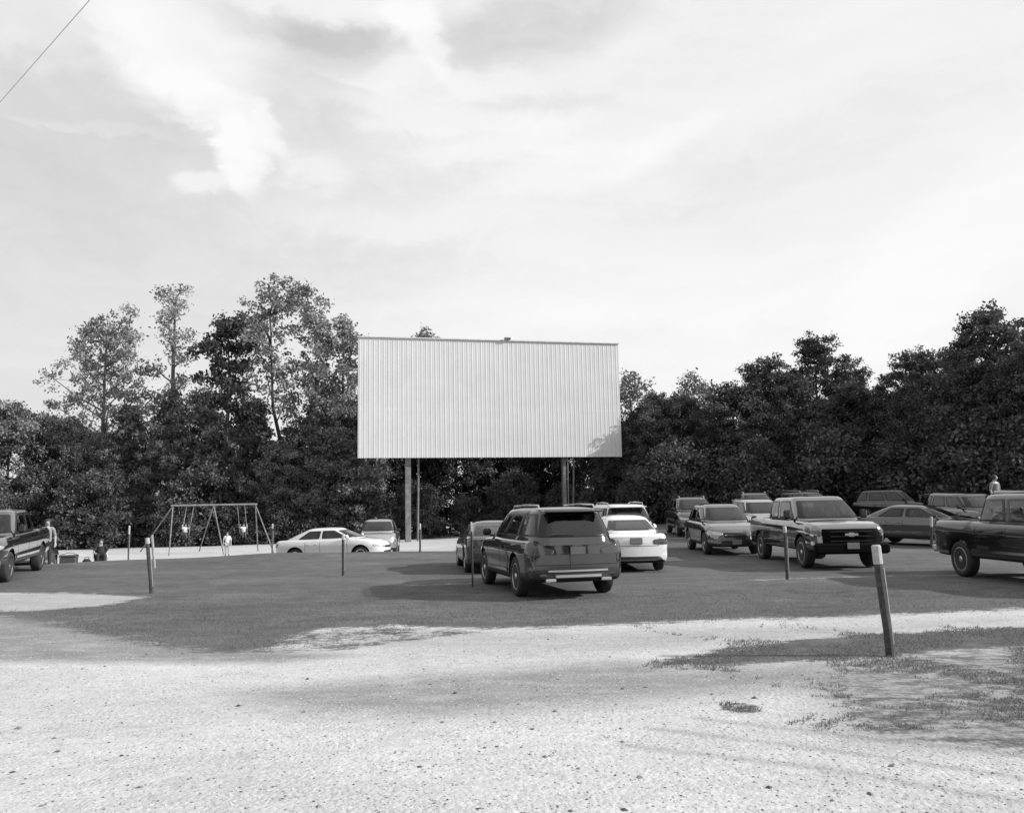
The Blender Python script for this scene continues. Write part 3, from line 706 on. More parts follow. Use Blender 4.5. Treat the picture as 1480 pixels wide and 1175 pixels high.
def make_car(name, label, typ, pos, heading, pm, rim='alloy', cat='car', group=None, rails=False, plate_front=False, face='plain', trimlow=None, tail_chrome=False, plate='plate'):
    """heading = direction of travel in degrees, 0 = +x, 90 = away from the camera"""
    P = CT[typ]; L, W = P['L'], P['W']; me, bvh = body_for(typ)
    root = thing(name, label, cat, pos, math.radians(heading), group)
    x1, y1 = root.location.x, root.location.y; h = root.rotation_euler.z
    fz = [tz(x1 + math.cos(h) * a, y1 + math.sin(h) * a) for a in (-1.4, 1.4)]
    root.location.z = (fz[0] + fz[1]) / 2; root.rotation_euler.y = -math.atan2(fz[1] - fz[0], 2.8)
    bme = me.copy()
    for m in (pm, M['dark'], M['trim'] if P['kind'] != 'sedan' else pm): bme.materials.append(m)
    link('body', bme, root)
    BL, RF = P['belt'], P['roof']; bz, cx, wq, spans = win_at(P)
    for nm, ax, pts, off in windows(P): patch(bvh, ax, pts, nm, [M['glass_tint'] if (P['kind'] == 'suv' and (nm == 'rear_window' or (nm == 'side_window' and pts[0][0] < -.2))) else M['glass'], M['frit']], root, off, .03, frit=True)
    # seats inside
    xs_ = [cx(.62, 0), cx(.33, 0)] if P['kind'] != 'suv' else [cx(.66, 0), cx(.40, 0), cx(.18, 0)]
    for i, x in enumerate(xs_):
        R_ = Matrix.Rotation(-.22, 3, 'Y'); hh = (RF - BL)
        for y in (-.42, .42) if i == 0 else (0,):
            st = MB(); yy = y * P['wb'] / .85
            if i == 0:
                st.box((x, yy, BL + hh * .10), (.15, .46, hh * .62), R_, 0, .05); st.box((x - .05, yy, BL + hh * .50), (.10, .25, hh * .30), R_, 0, .045)
            else:
                st.box((x, 0, BL + hh * .10), (.15, P['wb'] * 1.5, hh * .5), R_, 0, .05)
                for q in (-.42, 0, .42): st.box((x - .04, q, BL + hh * .44), (.10, .25, hh * .30), R_, 0, .045)
            st.build('seat', M['seatcloth'], root, True)
    sw = MB(); c_ = Vector((cx(.80, 0), .40, BL + .06)); R_ = Matrix.Rotation(-.5, 3, 'Y')
    sw.tube([c_ + R_ @ Vector((0, .18 * math.cos(k * PI / 8), .18 * math.sin(k * PI / 8))) for k in range(17)], .015, 6); sw.build('steering_wheel', M['trim'], root, True)
    for ax, s in (('+y', 1), ('-y', -1)):
        seam = MB()
        zlo = P['zb'] + .14
        fx = cx(.90, .05) if P['kind'] != 'sedan' else cx(.88, .05)
        mx_ = (spans[-1][0][0] + spans[-2][0][1]) / 2; mid = cx(mx_, .05)
        rearx = max(cx(spans[0 if P['kind'] != 'suv' else 1][0][0], .05), P['ra'] + P['wheel'] + .12)
        for xx in (fx, mid, rearx):
            ribbon(bvh, ax, [(xx, zlo), (xx, BL - .05)], .012, seam)
        ribbon(bvh, ax, [(rearx, zlo), (fx, zlo)], .012, seam)
        for xx in (mid - .17, rearx + .12 if P['kind'] != 'pickup' else rearx + .2):
            hz = BL - .14; q = cast(bvh, ax, xx, hz)
            if q is not None:
                b = MB(); b.box(q + AX[ax] * .018, (.17, .03, .028), None, 0, .01); b.build('door_handle', pm if P['kind'] == 'sedan' else M['trim'], root, True)
        seam.build('door_seam', M['dark'], root)
        # mirrors
        mb = MB(); mxp = cx(.905, .12); ym = wq(.1) + .11
        hm = .15 if P['kind'] != 'pickup' else .24; mb.box((mxp - .02, s * (ym + .05), bz(.10) + hm / 2), (.10, .20, hm), None, 0, .045)
        mb.box((mxp, s * (ym - .08), bz(.08)), (.07, .12, .05), None, 0, .015)
        mb.build('mirror', M['trim'] if face != 'body_mirror' else pm, root, True)
    if P['kind'] == 'pickup':
        tg = MB()
        for z in (P['zb'] + .28, BL - .02): ribbon(bvh, '-x', [(-W * .74, z), (W * .74, z)], .014, tg)
        for y in (-.74, .74): ribbon(bvh, '-x', [(W * y, P['zb'] + .28), (W * y, BL - .02)], .014, tg)
        tg.build('tailgate_seam', M['dark'], root)
    # lamps
    nz = float(np.interp(L / 2 - .1, *zip(*P['top'])))
    for s in (1, -1):
        if P['kind'] == 'pickup':
            patch(bvh, '+x', [(s * W * .74, nz - .18), (s * W * .95, nz - .18), (s * W * .95, nz - .07), (s * W * .74, nz - .07)], 'headlight', M['glass_dim' if face == 'dark' else 'glass_clear'], root, .012)
            patch(bvh, '-x', [(s * W * .80, .80), (s * W * .955, .80), (s * W * .955, 1.18), (s * W * .80, 1.18)], 'taillight', M['red_lens'], root, .012)
        elif P['kind'] == 'suv':
            patch(bvh, '+x', [(s * W * .48, nz - .17), (s * W * .93, nz - .13), (s * W * .93, nz - .01), (s * W * .48, nz - .08)], 'headlight', M['glass_clear'], root, .012)
            z0 = BL - .22
            patch(bvh, '-x', [(s * W * .46, z0 - .02), (s * W * .965, z0 - .04), (s * W * .965, z0 + .14), (s * W * .80, z0 + .15), (s * W * .46, z0 + .08)], 'taillight', M['red_lens'], root, .012)
        else:
            patch(bvh, '+x', [(s * W * .44, nz - .15), (s * W * .90, nz - .10), (s * W * .90, nz + .0), (s * W * .46, nz - .06)], 'headlight', M['glass_clear'], root, .012)
            patch(bvh, '-x', [(s * W * .50, .74), (s * W * .955, .72), (s * W * .955, .90), (s * W * .50, .86)], 'taillight', M['red_lens'], root, .012)
    # nose
    if P['kind'] == 'pickup':
        patch(bvh, '+x', [(-W * .70, nz - .46), (W * .70, nz - .46), (W * .72, nz - .05), (-W * .72, nz - .05)], 'grille', M['matt_black'] if face == 'dark' else M['trim'], root, .02)
        g = MB(); q = cast(bvh, '+x', 0, nz - .24); X = q.x + .03
        for k in range(3): g.box((X, 0, nz - .12 - k * .12), (.025, W * 1.06, .018))
        g.build('grille_bar', M['trim'] if face == 'dark' else M['chrome'], root)
        b = MB(); b.box((L / 2 + .02, 0, .54), (.20, W * 1.90, .28), None, 0, .05); b.build('front_bumper', M['matt_black'] if face == 'dark' else M['chrome'], root, True)
        b = MB(); b.box((-L / 2 - .07, 0, .62), (.16, W * 1.84, .20), None, 0, .05); b.build('rear_bumper', M['chrome'], root, True)
        if face == 'dark':
            e = MB(); e.box((X + .03, 0, nz - .20), (.02, .34, .055), None, 0, .006); e.box((X + .032, 0, nz - .20), (.02, .13, .10), None, 0, .006); e.build('emblem', M['alloy'], root)
    else:
        gz0, gz1 = (nz - .24, nz - .07) if P['kind'] == 'suv' else (nz - .17, nz - .08)
        patch(bvh, '+x', [(-W * .42, gz0), (W * .42, gz0), (W * .45, gz1), (-W * .45, gz1)], 'grille', M['trim'], root, .012)
        patch(bvh, '+x', [(-W * .55, P['zb'] + .10), (W * .55, P['zb'] + .10), (W * .50, P['zb'] + .22), (-W * .50, P['zb'] + .22)], 'air_intake', M['trim'], root, .012)
        gm_ = (gz0 + gz1) / 2; patch(bvh, '+x', [(-W * .40, gm_ - .012), (W * .40, gm_ - .012), (W * .40, gm_ + .012), (-W * .40, gm_ + .012)], 'grille_bar', M['chrome'], root, .022, .02, 0, .06)
    if plate_front:
        q = cast(bvh, '+x', 0, P['zb'] + .17); b = MB(); b.box((max(q.x, L / 2) + (.125 if P['kind'] == 'pickup' else .03), 0, P['zb'] + .17), (.02, .31, .16), None, 0, .004); b.build('license_plate', M['plate_dark'], root)
    # tail
    if P['kind'] == 'suv':
        sm = MB()
        ribbon(bvh, '-x', [(-W * .80, BL - .02), (-W * .82, P['zb'] + .36), (W * .82, P['zb'] + .36), (W * .80, BL - .02)], .014, sm)
        sm.build('tailgate_seam', M['dark'], root)
        patch(bvh, '-x', [(-W * .86, P['zb'] + .10), (W * .86, P['zb'] + .10), (W * .88, P['zb'] + .28), (-W * .88, P['zb'] + .28)], 'rear_bumper', M['trim'], root, .05, .09)
        if tail_chrome:
            for zc, hh in ((P['zb'] + .25, .035), (P['zb'] + .15, .05)):
                wd = W * (.6 if zc > P['zb'] + .2 else .46); patch(bvh, '-x', [(-wd, zc - hh / 2), (wd, zc - hh / 2), (wd, zc + hh / 2), (-wd, zc + hh / 2)], 'bumper_trim', M['satin'], root, .068, .05, 0, .06)
            for s in (1, -1):
                b = MB(); b.box((-L / 2 + .03, s * W * .55, P['zb'] + .075), (.16, .22, .06), None, 0, .012); b.build('exhaust_tip', M['chrome'], root)
                b = MB(); q = cast(bvh, '-x', s * W * .68, P['zb'] + .17); b.box((q.x - .055, s * W * .68, P['zb'] + .17), (.02, .16, .05), None, 0, .008); b.build('reflector', M['red_lens'], root)
        b = MB(); q = cast(bvh, '-x', 0, RF - .05); b.box((q.x - .10, 0, RF - .055), (.26, W * 1.18, .035), None, 0, .012); b.build('roof_spoiler', pm, root, True)
        wp = MB(); q = cast(bvh, '-x', 0, bz(.2)); wp.tube([q + Vector((-.03, .05, 0)), q + Vector((-.03, .55, .02))], .009, 6); wp.build('rear_wiper', M['trim'], root)
    zpl = {'sedan': .83, 'suv': BL - .17, 'pickup': .64}[P['kind']]
    q = cast(bvh, '-x', 0, zpl); xp = q.x - .018 if P['kind'] != 'pickup' else -L / 2 - .165
    b = MB(); b.box((xp, 0, zpl), (.016, .32, .165), None, 0, .004); b.box((xp - .010, 0, zpl), (.006, .30, .145), None, 1); b.build('license_plate', [M['trim'], M[plate]], root)
    if P['kind'] == 'sedan':
        patch(bvh, '-x', [(-W * .80, P['zb'] + .11), (W * .80, P['zb'] + .11), (W * .70, P['zb'] + .20), (-W * .70, P['zb'] + .20)], 'rear_valance', M['trim'], root, .012)
        sm = MB(); ribbon(bvh, '-x', [(-W * .70, .90), (-W * .66, .70), (W * .66, .70), (W * .70, .90)], .012, sm); sm.build('boot_seam', M['dark'], root)
    if rails:
        for s in (1, -1):
            b = MB(); y = s * P['wr'] * .86; xa, xb = P['xr'][1] + .15, P['xf'][1] - .25
            b.tube([(xa, y, RF - .02), (xa + .1, y, RF + .07), ((xa + xb) / 2, y, RF + .085), (xb - .1, y, RF + .065), (xb, y, RF - .02)], .018, 8); b.build('roof_rail', M['chrome'], root, True)
    if trimlow:
        for ax, s in (('+y', 1), ('-y', -1)):
            b = MB(); za = P['zb'] + .20; xa, xb = P['ra'] + P['wheel'] + .18, P['fa'] - P['wheel'] - .14
            ribbon(bvh, ax, [(xa, za), (xb, za)], .06, b, .012); ribbon(bvh, ax, [(xa, za), (xb, za)], .05, b, .016); b.build('side_molding', M[trimlow], root)
    for x in (P['fa'], P['ra']):
        for s in (1, -1): make_wheel(root, x, s, P, M[rim])
    return root

G = 'cars parked in the drive-in field'
def pane(name, tint):
    m = bpy.data.materials.new(name); m.use_nodes = True; t = m.node_tree; N = NT(t); t.nodes.remove(t.nodes['Principled BSDF'])
    fr = N.n('ShaderNodeFresnel'); fr.inputs[0].default_value = 1.62
    tr = N.n('ShaderNodeBsdfTransparent'); tr.inputs[0].default_value = (tint, tint, tint, 1)
    gl = N.n('ShaderNodeBsdfGlossy'); gl.inputs['Roughness'].default_value = .015; gl.inputs[0].default_value = (1, 1, 1, 1)
    mx = N.n('ShaderNodeMixShader'); N.l(N.math('MULTIPLY', fr.outputs[0], 1.25, clamp=True), mx.inputs[0]); N.l(tr.outputs[0], mx.inputs[1]); N.l(gl.outputs[0], mx.inputs[2])
    N.l(mx.outputs[0], t.nodes['Material Output'].inputs[0]); return m
M['glass'] = pane('car_glass', .62); M['glass_tint'] = pane('tinted_glass', .22)
M['frit'] = mat('window_surround', .012, .25); M['seatcloth'] = mat('seat_cloth', .045, .85)
PT = dict(dark=paint('charcoal_paint', .08, .95, .13), black=paint('black_paint', .26, .97, .12), ink=paint('deep_black_paint', .05, .8, .2), grey=paint('grey_paint', .14, .9, .2), silver=paint('silver_paint', .55, .9, .25),
          white=paint('white_paint', .76, 0), mid=paint('slate_paint', .11, .9, .2), pewter=paint('pewter_paint', .24, .9, .2))
def car_at(X, d, off=0): return gcol(X, d)

def place_by_end(X, d, heading, L, end):
    """car centre such that its rear (end=-1) or front (end=1) middle stands in pixel column X at depth d"""
    p = gcol(X, d); h = math.radians(heading); return Vector((p.x - end * math.cos(h) * L / 2, p.y - end * math.sin(h) * L / 2, 0))

make_car('sport_utility_car', 'large charcoal SUV with roof rails and chrome bumper strips, tail to the camera in mid-field', 'suv', place_by_end(837, 16.35, 104.5, 4.95, -1), 104.5, PT['dark'], 'alloy', 'car', G, rails=True, tail_chrome=True, trimlow='chrome', plate='plate_dim')
make_car('parked_coupe', 'low dark coupe half hidden beyond the left flank of the big charcoal SUV', 'coupe', place_by_end(724, 22.3, 98, 4.6, -1), 98, PT['ink'], 'alloy', 'car', G)
make_car('parked_sedan', 'white sedan with its grey plate, parked tail-on just right of the charcoal SUV', 'sedan', place_by_end(921, 21.9, 92, 4.75, -1), 92, PT['white'], 'alloy', 'car', G, face='body_mirror', plate='plate_dark')
make_car('sport_utility_car', 'white SUV with roof rails standing right behind the tail-on white sedan', 'suv', place_by_end(912, 27.4, 95, 4.95, -1), 95, PT['white'], 'alloy', 'car', G, rails=True)
make_car('compact_crossover', 'grey crossover with bright bonnet facing the camera between white sedan and dark pickup', 'crossover', place_by_end(1066, 27.6, -91, 4.55, 1), -91, PT['pewter'], 'alloy', 'car', G, plate_front=True)
make_car('pickup_truck', 'dark crew cab pickup facing the camera with broad black grille and emblem', 'pickup', place_by_end(1233, 21.6, -90, 5.85, 1), -90, PT['black'], 'alloy', 'pickup truck', G, face='dark', plate_front=True)
make_car('pickup_truck', 'black pickup cut off by the right edge, its bed and rear wheel toward the field', 'pickup', (11.45, 18.0, 0), -88, PT['ink'], 'alloy', 'pickup truck', G, trimlow='chrome')
make_car('parked_sedan', 'dark sedan turned three-quarter right, in the gap between the two right-hand pickups', 'sedan', gcol(1334, 31.0), -50, PT['mid'], 'alloy', 'car', G)
make_car('sport_utility_car', 'slate SUV behind the bed of the rightmost pickup', 'suv', gcol(1404, 35.0), -86, PT['mid'], 'alloy', 'car', G)
BT = make_car('pickup_truck', 'grey pickup in the back row at the frame edge, a person standing in its bed', 'pickup', gcol(1488, 33.0), -84, PT['pewter'], 'alloy', 'pickup truck', G)
make_car('sport_utility_car', 'dark SUV in the back row showing over the roof of the grey crossover', 'suv', gcol(1001, 40.5), -92, PT['mid'], 'alloy', 'car', G, rails=True)
make_car('sport_utility_car', 'farthest grey SUV in the back row, over the pale-roofed car beside the front-facing pickup', 'suv', gcol(1091, 45), -90, PT['grey'], 'alloy', 'car', G, rails=True)
make_car('compact_crossover', 'silver crossover squeezed between the grey crossover and the front-facing dark pickup', 'crossover', gcol(1096, 35.5), -90, PT['silver'], 'alloy', 'car', G)
make_car('sport_utility_car', 'car whose roof rails just clear the cab of the front-facing dark pickup', 'suv', gcol(1170, 47), -75, PT['mid'], 'alloy', 'car', G, rails=True)
make_car('sport_utility_car', 'black car in the last row peeping over the roof of the three-quarter dark sedan', 'suv', gcol(1303, 45), -60, PT['ink'], 'alloy', 'car', G)
make_car('pickup_truck', 'dark crew cab pickup with chrome side strip, cut off by the left edge', 'pickup', gcol(22, 24.2) + Vector((-.75, 0, 0)), -72, PT['black'], 'chrome', 'pickup truck', G, trimlow='chrome')
make_car('compact_crossover', 'grey crossover peeping out behind the bed of the leftmost pickup', 'crossover', gcol(45, 30.5) + Vector((-.4, 0, 0)), -70, PT['pewter'], 'alloy', 'car', G)
make_car('parked_sedan', 'white sedan seen side-on behind the grass bank left of the screen', 'sedan', gcol(484, 35.2), -9, PT['white'], 'alloy', 'car', G, face='body_mirror')
make_car('sport_utility_car', 'silver SUV facing the camera right behind the side-on white sedan', 'suv', gcol(547, 42.5), -84, PT['silver'], 'alloy', 'car', G)

# ------------------------------------------------------------------ the screen
def build_screen():
    BLp = at(517, 661, 54.0); BRp = at(899, 661, 58.1); TLp = at(517, 487, 54.0); TRp = at(893, 498, 58.1)
    ux = Vector((BRp.x - BLp.x, BRp.y - BLp.y, 0)); Wd = ux.length; ux.normalize()
    z0 = (BLp.z + BRp.z) / 2; Hh = ((TLp.z - BLp.z) + (TRp.z - BRp.z)) / 2
    ang = math.atan2(ux.y, ux.x)
    gz = tz((BLp.x + BRp.x) / 2, 56)
    root = thing('drive_in_screen', 'large white ribbed drive-in movie screen raised on steel legs before the trees', 'screen', (BLp.x, BLp.y, gz), ang)
    zb = z0 - gz
    # local: x along the screen, -y towards the audience
    def sheet(za, zt, y0, name):
        n = 58; per = Wd / n; V = []; F = []; pr = [(0, 0), (.16, 0), (.26, -.013), (.42, -.013), (.52, 0), (.76, 0), (.80, -.005), (.86, -.005), (.90, 0)]
        line = [((i + a) * per, b) for i in range(n) for a, b in pr] + [(Wd, 0)]
        for (x, y) in line: V += [(x, y0 + y, za), (x, y0 + y, zt), (x, y0 + .02, za), (x, y0 + .02, zt)]
        for i in range(len(line) - 1):
            a = 4 * i; b = a + 4
            F += [(a, b, b + 1, a + 1), (b + 2, a + 2, a + 3, b + 3), (a + 1, b + 1, b + 3, a + 3), (a + 2, b + 2, b, a)]
        F += [(0, 1, 3, 2), (len(V) - 4, len(V) - 2, len(V) - 1, len(V) - 3)]
        mb = MB(); mb.add(V, F); mb.build(name, M['white_metal'], root)
    sheet(zb, zb + Hh * .40, 0, 'screen_panel'); sheet(zb + Hh * .40 - .1, zb + Hh, -.0 + .03, 'screen_panel')
    m = MB()
    m.box((Wd / 2, .0, zb + Hh + .04), (Wd + .1, .16, .07)); m.build('top_cap', M['screen_old'], root)
    m = MB()
    for k in range(6): m.box((Wd / 2, .20, zb + .1 + k * (Hh - .2) / 5), (Wd - .1, .2, .12))
    for k in range(10): m.box((Wd * (k + .5) / 10, .36, zb + Hh / 2), (.12, .1, Hh - .1))
    m.build('back_frame', M['rusty'], root)
    def lx(X):                                  # local x of pixel column X on the screen plane
        r = ray(X, 700); n = Vector((-ux.y, ux.x, 0)); t = (Vector((BLp.x, BLp.y, 0)) - Vector((CAM.x, CAM.y, 0))).dot(n) / r.dot(n)
        p = CAM + r * t; return (p - BLp).dot(ux)
    def beam(x, y, w, d, top, mt):              # an I section column
        b = MB(); h = top + .4; z = top / 2 - .2
        b.box((x, y - d / 2, z), (w, .04, h)); b.box((x, y + d / 2, z), (w, .04, h)); b.box((x, y, z), (.035, d - .04, h)); b.build('leg', mt, root)
    beam(lx(591), .62, .36, .34, zb + Hh - .3, M['rusty']); beam(lx(819), .62, .24, .30, zb + Hh - .3, M['rusty'])
    for X in (607, 835):
        b = MB(); b.tube([(lx(X), 1.5, -.5), (lx(X), .62, zb + .9)], .07, 8); b.tube([(lx(X), .62, zb + .85), (lx(X), .62, zb + Hh * .7)], .06, 8); b.build('brace', M['rusty'], root)
    b = MB(); b.tube([(lx(823), .3, -.3), (lx(823), .3, zb + .3)], .04, 8); b.build('slim_tube', M['rusty'], root)  # conduit beside the right-hand screen leg
    f = MB(); fx = Wd * .555; f.box((fx, -.12, zb + Hh + .16), (.46, .22, .16), None, 0, .04); f.box((fx, .02, zb + Hh + .09), (.08, .08, .1)); f.build('top_lamp', M['rusty'], root, True)
build_screen()

# ------------------------------------------------------------------ speaker posts
def speaker_post(base, top, label, r=.042, cap=.22, double=False):
    root = thing('speaker_post', label, 'post', base, 0, 'old speaker posts standing in the field')
    v = Vector(top) - Vector(base); h = v.length
    b = MB(); pts = [v * t + Vector((.006 * math.sin(t * 7), 0, 0)) for t in (-.12, .0, .25, .5, .75, 1.0)]
    b.tube(pts, [r * 1.08, r * 1.08, r * 1.03, r, r * .98, r * .96], 10); b.build('pole', M['postwood'], root, True)
    c = MB(); c.tube([v * (1 - cap / h), v * 1.0, v * 1.0 + v.normalized() * .012], [r * 1.16, r * 1.14, r * .9], 10); c.build('painted_top', M['postpaint'], root, True)
    k = MB(); o_ = Vector((r * 1.1, -.012, 0)); k.tube([o_ + v * .12, o_ + v * .5, o_ + v * .8], .010, 8); k.build('slim_tube', M['galv'], root, True)  # pale tube added to draw the sunlit right edge of the post
    if double:
        w = Vector((.09, .05, 0)); c = MB(); c.tube([w + v * .45, w + v * 1.06], r * .7, 8); c.build('second_pipe', M['galv'], root, True)
    return root
def post_px(Xt, Yt, Xb, Yb, label, d=None, **kw):
    b = gpt(Xb, Yb) if d is None else gcol(Xb, d)
    t = at(Xt, Yt, b.y); speaker_post(b, t, label, **kw)
post_px(1266, 789, 1287, 949, 'nearest wooden post with white tip, leaning left beside the patchy grass', r=.047, cap=.21)
post_px(213, 778, 219, 857, 'dark post with paired pale tips in front of the swing set', r=.042, cap=.12, double=True)
post_px(1134, 761, 1138, 837, 'thin upright post with pale tip before the front-facing dark pickup', r=.036, cap=.14)
post_px(496, 772, 496, 832, 'grey post on the grass in front of the side-on white sedan', r=.036, cap=.15)
post_px(681, 755, 683, 848, 'slim post with pale tip beside the dark coupe', r=.02, cap=.2)
post_px(187, 760, 185, 800, 'far thin post on the sand left of the swing set', d=36, r=.034, cap=.35)
post_px(607, 757, 607, 801, 'post on the bank below the left leg of the screen', d=31.5, r=.034, cap=.2)
post_px(394, 757, 393, 797, 'post beside the tail of the side-on white sedan', d=38, r=.032, cap=.2)
post_px(1346, 747, 1346, 790, 'white-tipped post before the dark three-quarter sedan', d=29.6, r=.04, cap=.34)

# ------------------------------------------------------------------ people
def skin_mesh(name, joints, edges, radii, m, sub=2):
    me = bpy.data.meshes.new(name); me.from_pydata([tuple(j) for j in joints], edges, []); o = bpy.data.objects.new('temp_skin', me); COL.objects.link(o)
    md = o.modifiers.new('s', 'SKIN'); md.use_smooth_shade = True
    sv = me.skin_vertices[0].data
    for i, r in enumerate(radii):
        sv[i].radius = (r, r) if not hasattr(r, '__len__') else r
        sv[i].use_root = (i == 0)
    o.modifiers.new('u', 'SUBSURF').levels = sub; o.modifiers['u'].render_levels = sub
    dg = bpy.context.evaluated_depsgraph_get(); r = bpy.data.meshes.new_from_object(o.evaluated_get(dg)); r.name = name
    r.materials.clear(); r.materials.append(m); r.polygons.foreach_set('use_smooth', [True] * len(r.polygons))
    bpy.data.objects.remove(o); return r
def person(label, loc, rz, H, pose, shirt, legs, hairlen=.0, group=None):
    """pose: dict of joints in units of the standing height H: pelvis, chest, neck, head, and per side hip knee ankle toe / shoulder elbow wrist"""
    J = {k: Vector(v) * H for k, v in pose.items()}
    names = []; pts = []; rad = []; ed = []
    def put(k, p, r, to=None):
        names.append(k); pts.append(Vector(p)); rad.append(r * H)
        if to is not None: ed.append((names.index(to), len(pts) - 1))
    put('pelvis', J['pelvis'], .072); put('chest', J['chest'], .078, 'pelvis'); put('collar', J['neck'] * .8 + J['chest'] * .2, .05, 'chest'); put('neck', J['neck'], .032, 'collar')
    hd = J['head']; up = (hd - J['neck']).normalized()
    put('jaw', hd - up * .035 * H, .048, 'neck'); put('head', hd + up * .01 * H, .062, 'jaw'); put('crownpt', hd + up * .058 * H, .045, 'head')
    fw = Vector((0, -1, 0)); put('nose', hd + fw * .07 * H - up * .005 * H, .012, 'head')
    for s in ('l', 'r'):
        put('sh' + s, J['sh' + s], .036, 'collar'); put('el' + s, J['el' + s], .026, 'sh' + s); put('wr' + s, J['wr' + s], .018, 'el' + s)
        d = (J['wr' + s] - J['el' + s]).normalized(); sd = d.cross(Vector((0, 1, 0))); sd = sd.normalized() if sd.length > .1 else Vector((1, 0, 0))
        put('palm' + s, J['wr' + s] + d * .035 * H, .02, 'wr' + s)
        for k, (o_, ln) in enumerate(((-.018, .038), (-.006, .046), (.006, .043), (.018, .034))):
            put('f%d%s' % (k, s), J['wr' + s] + d * (.045 + ln) * H + sd * o_ * H, .006, 'palm' + s)
        put('th' + s, J['wr' + s] + d * .045 * H + sd * .035 * H, .007, 'wr' + s)
        put('hip' + s, J['hip' + s], .054, 'pelvis'); put('kn' + s, J['kn' + s], .036, 'hip' + s); put('an' + s, J['an' + s], .023, 'kn' + s); put('toe' + s, J['toe' + s], .02, 'an' + s)
    me = skin_mesh('person', pts, ed, rad, M['skin'])
    o = link('person', me); o.location = loc; o.rotation_euler = (0, 0, rz); tag(o, label, 'person', group)
    def sub(nm, keys, es, grow, m):
        idx = {k: i for i, k in enumerate(keys)}
        link(nm, skin_mesh(nm, [pts[names.index(k)] for k in keys], [(idx[a], idx[b]) for a, b in es], [rad[names.index(k)] * grow for k in keys], m), o)
    sub('shirt', ['chest', 'pelvis', 'collar', 'shl', 'ell', 'shr', 'elr'], [('chest', 'pelvis'), ('chest', 'collar'), ('collar', 'shl'), ('shl', 'ell'), ('collar', 'shr'), ('shr', 'elr')], 1.2, shirt)
    sub('trousers', ['pelvis', 'hipl', 'knl', 'hipr', 'knr'] + (['anl', 'anr'] if legs is not M['paleshort'] else []),
        [('pelvis', 'hipl'), ('hipl', 'knl'), ('pelvis', 'hipr'), ('hipr', 'knr')] + ([('knl', 'anl'), ('knr', 'anr')] if legs is not M['paleshort'] else []), 1.17, legs)
    for s in ('l', 'r'): 
        b = MB(); a, t = J['an' + s], J['toe' + s]; b.tube([a + (a - t).normalized() * .02 * H, a, t, t + (t - a).normalized() * .02 * H], [.022 * H, .03 * H, .027 * H, .012 * H], 10); b.build('shoe', M['shoe'], o, True)
    b = MB(); b.ell(hd + up * .02 * H + Vector((0, .014 * H, 0)), (.066 * H, .066 * H, .070 * H), 16, 10)
    if hairlen: b.ell(hd + Vector((0, .045 * H, -.05 * H)), (.05 * H, .03 * H, hairlen * H), 12, 8)
    b.build('hair', M['hair'], o, True)
    e = MB()
    for s in (-1, 1): e.ell(hd + Vector((s * .024 * H, -.056 * H, .012 * H)), (.008 * H, .006 * H, .006 * H), 8, 6)
    e.build('eyes', M['hair'], o, True)
    return o
STAND = dict(pelvis=(0, 0, .53), chest=(0, 0, .70), neck=(0, .005, .84), head=(0, -.01, .925), shl=(.105, 0, .80), ell=(.15, .01, .64), wrl=(.15, -.05, .50),
             shr=(-.105, 0, .80), elr=(-.15, .01, .64), wrr=(-.16, -.04, .51), hipl=(.05, 0, .50), knl=(.06, -.01, .28), anl=(.065, 0, .05), toel=(.075, -.09, .02),
             hipr=(-.05, 0, .50), knr=(-.06, .02, .28), anr=(-.06, .05, .05), toer=(-.07, -.04, .02))
SWING = dict(pelvis=(0, 0, .06), chest=(0, .03, .23), neck=(0, .04, .37), head=(0, .02, .455), shl=(.105, .03, .33), ell=(.17, -.02, .30), wrl=(.16, -.03, .42),
             shr=(-.105, .03, .33), elr=(-.17, -.02, .30), wrr=(-.16, -.03, .42), hipl=(.05, -.02, .05), knl=(.06, -.24, .05), anl=(.06, -.37, -.12), toel=(.065, -.45, -.09),
             hipr=(-.05, -.02, .05), knr=(-.06, -.24, .05), anr=(-.06, -.36, -.13), toer=(-.065, -.44, -.10))
SITLOW = dict(pelvis=(0, 0, .16), chest=(0, .06, .33), neck=(0, .08, .47), head=(0, .06, .555), shl=(.105, .07, .43), ell=(.17, -.02, .31), wrl=(.13, -.13, .27),
              shr=(-.105, .07, .43), elr=(-.17, -.02, .31), wrr=(-.13, -.13, .27), hipl=(.05, -.02, .15), knl=(.08, -.22, .26), anl=(.08, -.33, .05), toel=(.09, -.42, .02),
              hipr=(-.05, -.02, .15), knr=(-.08, -.22, .26), anr=(-.08, -.33, .05), toer=(-.09, -.42, .02))

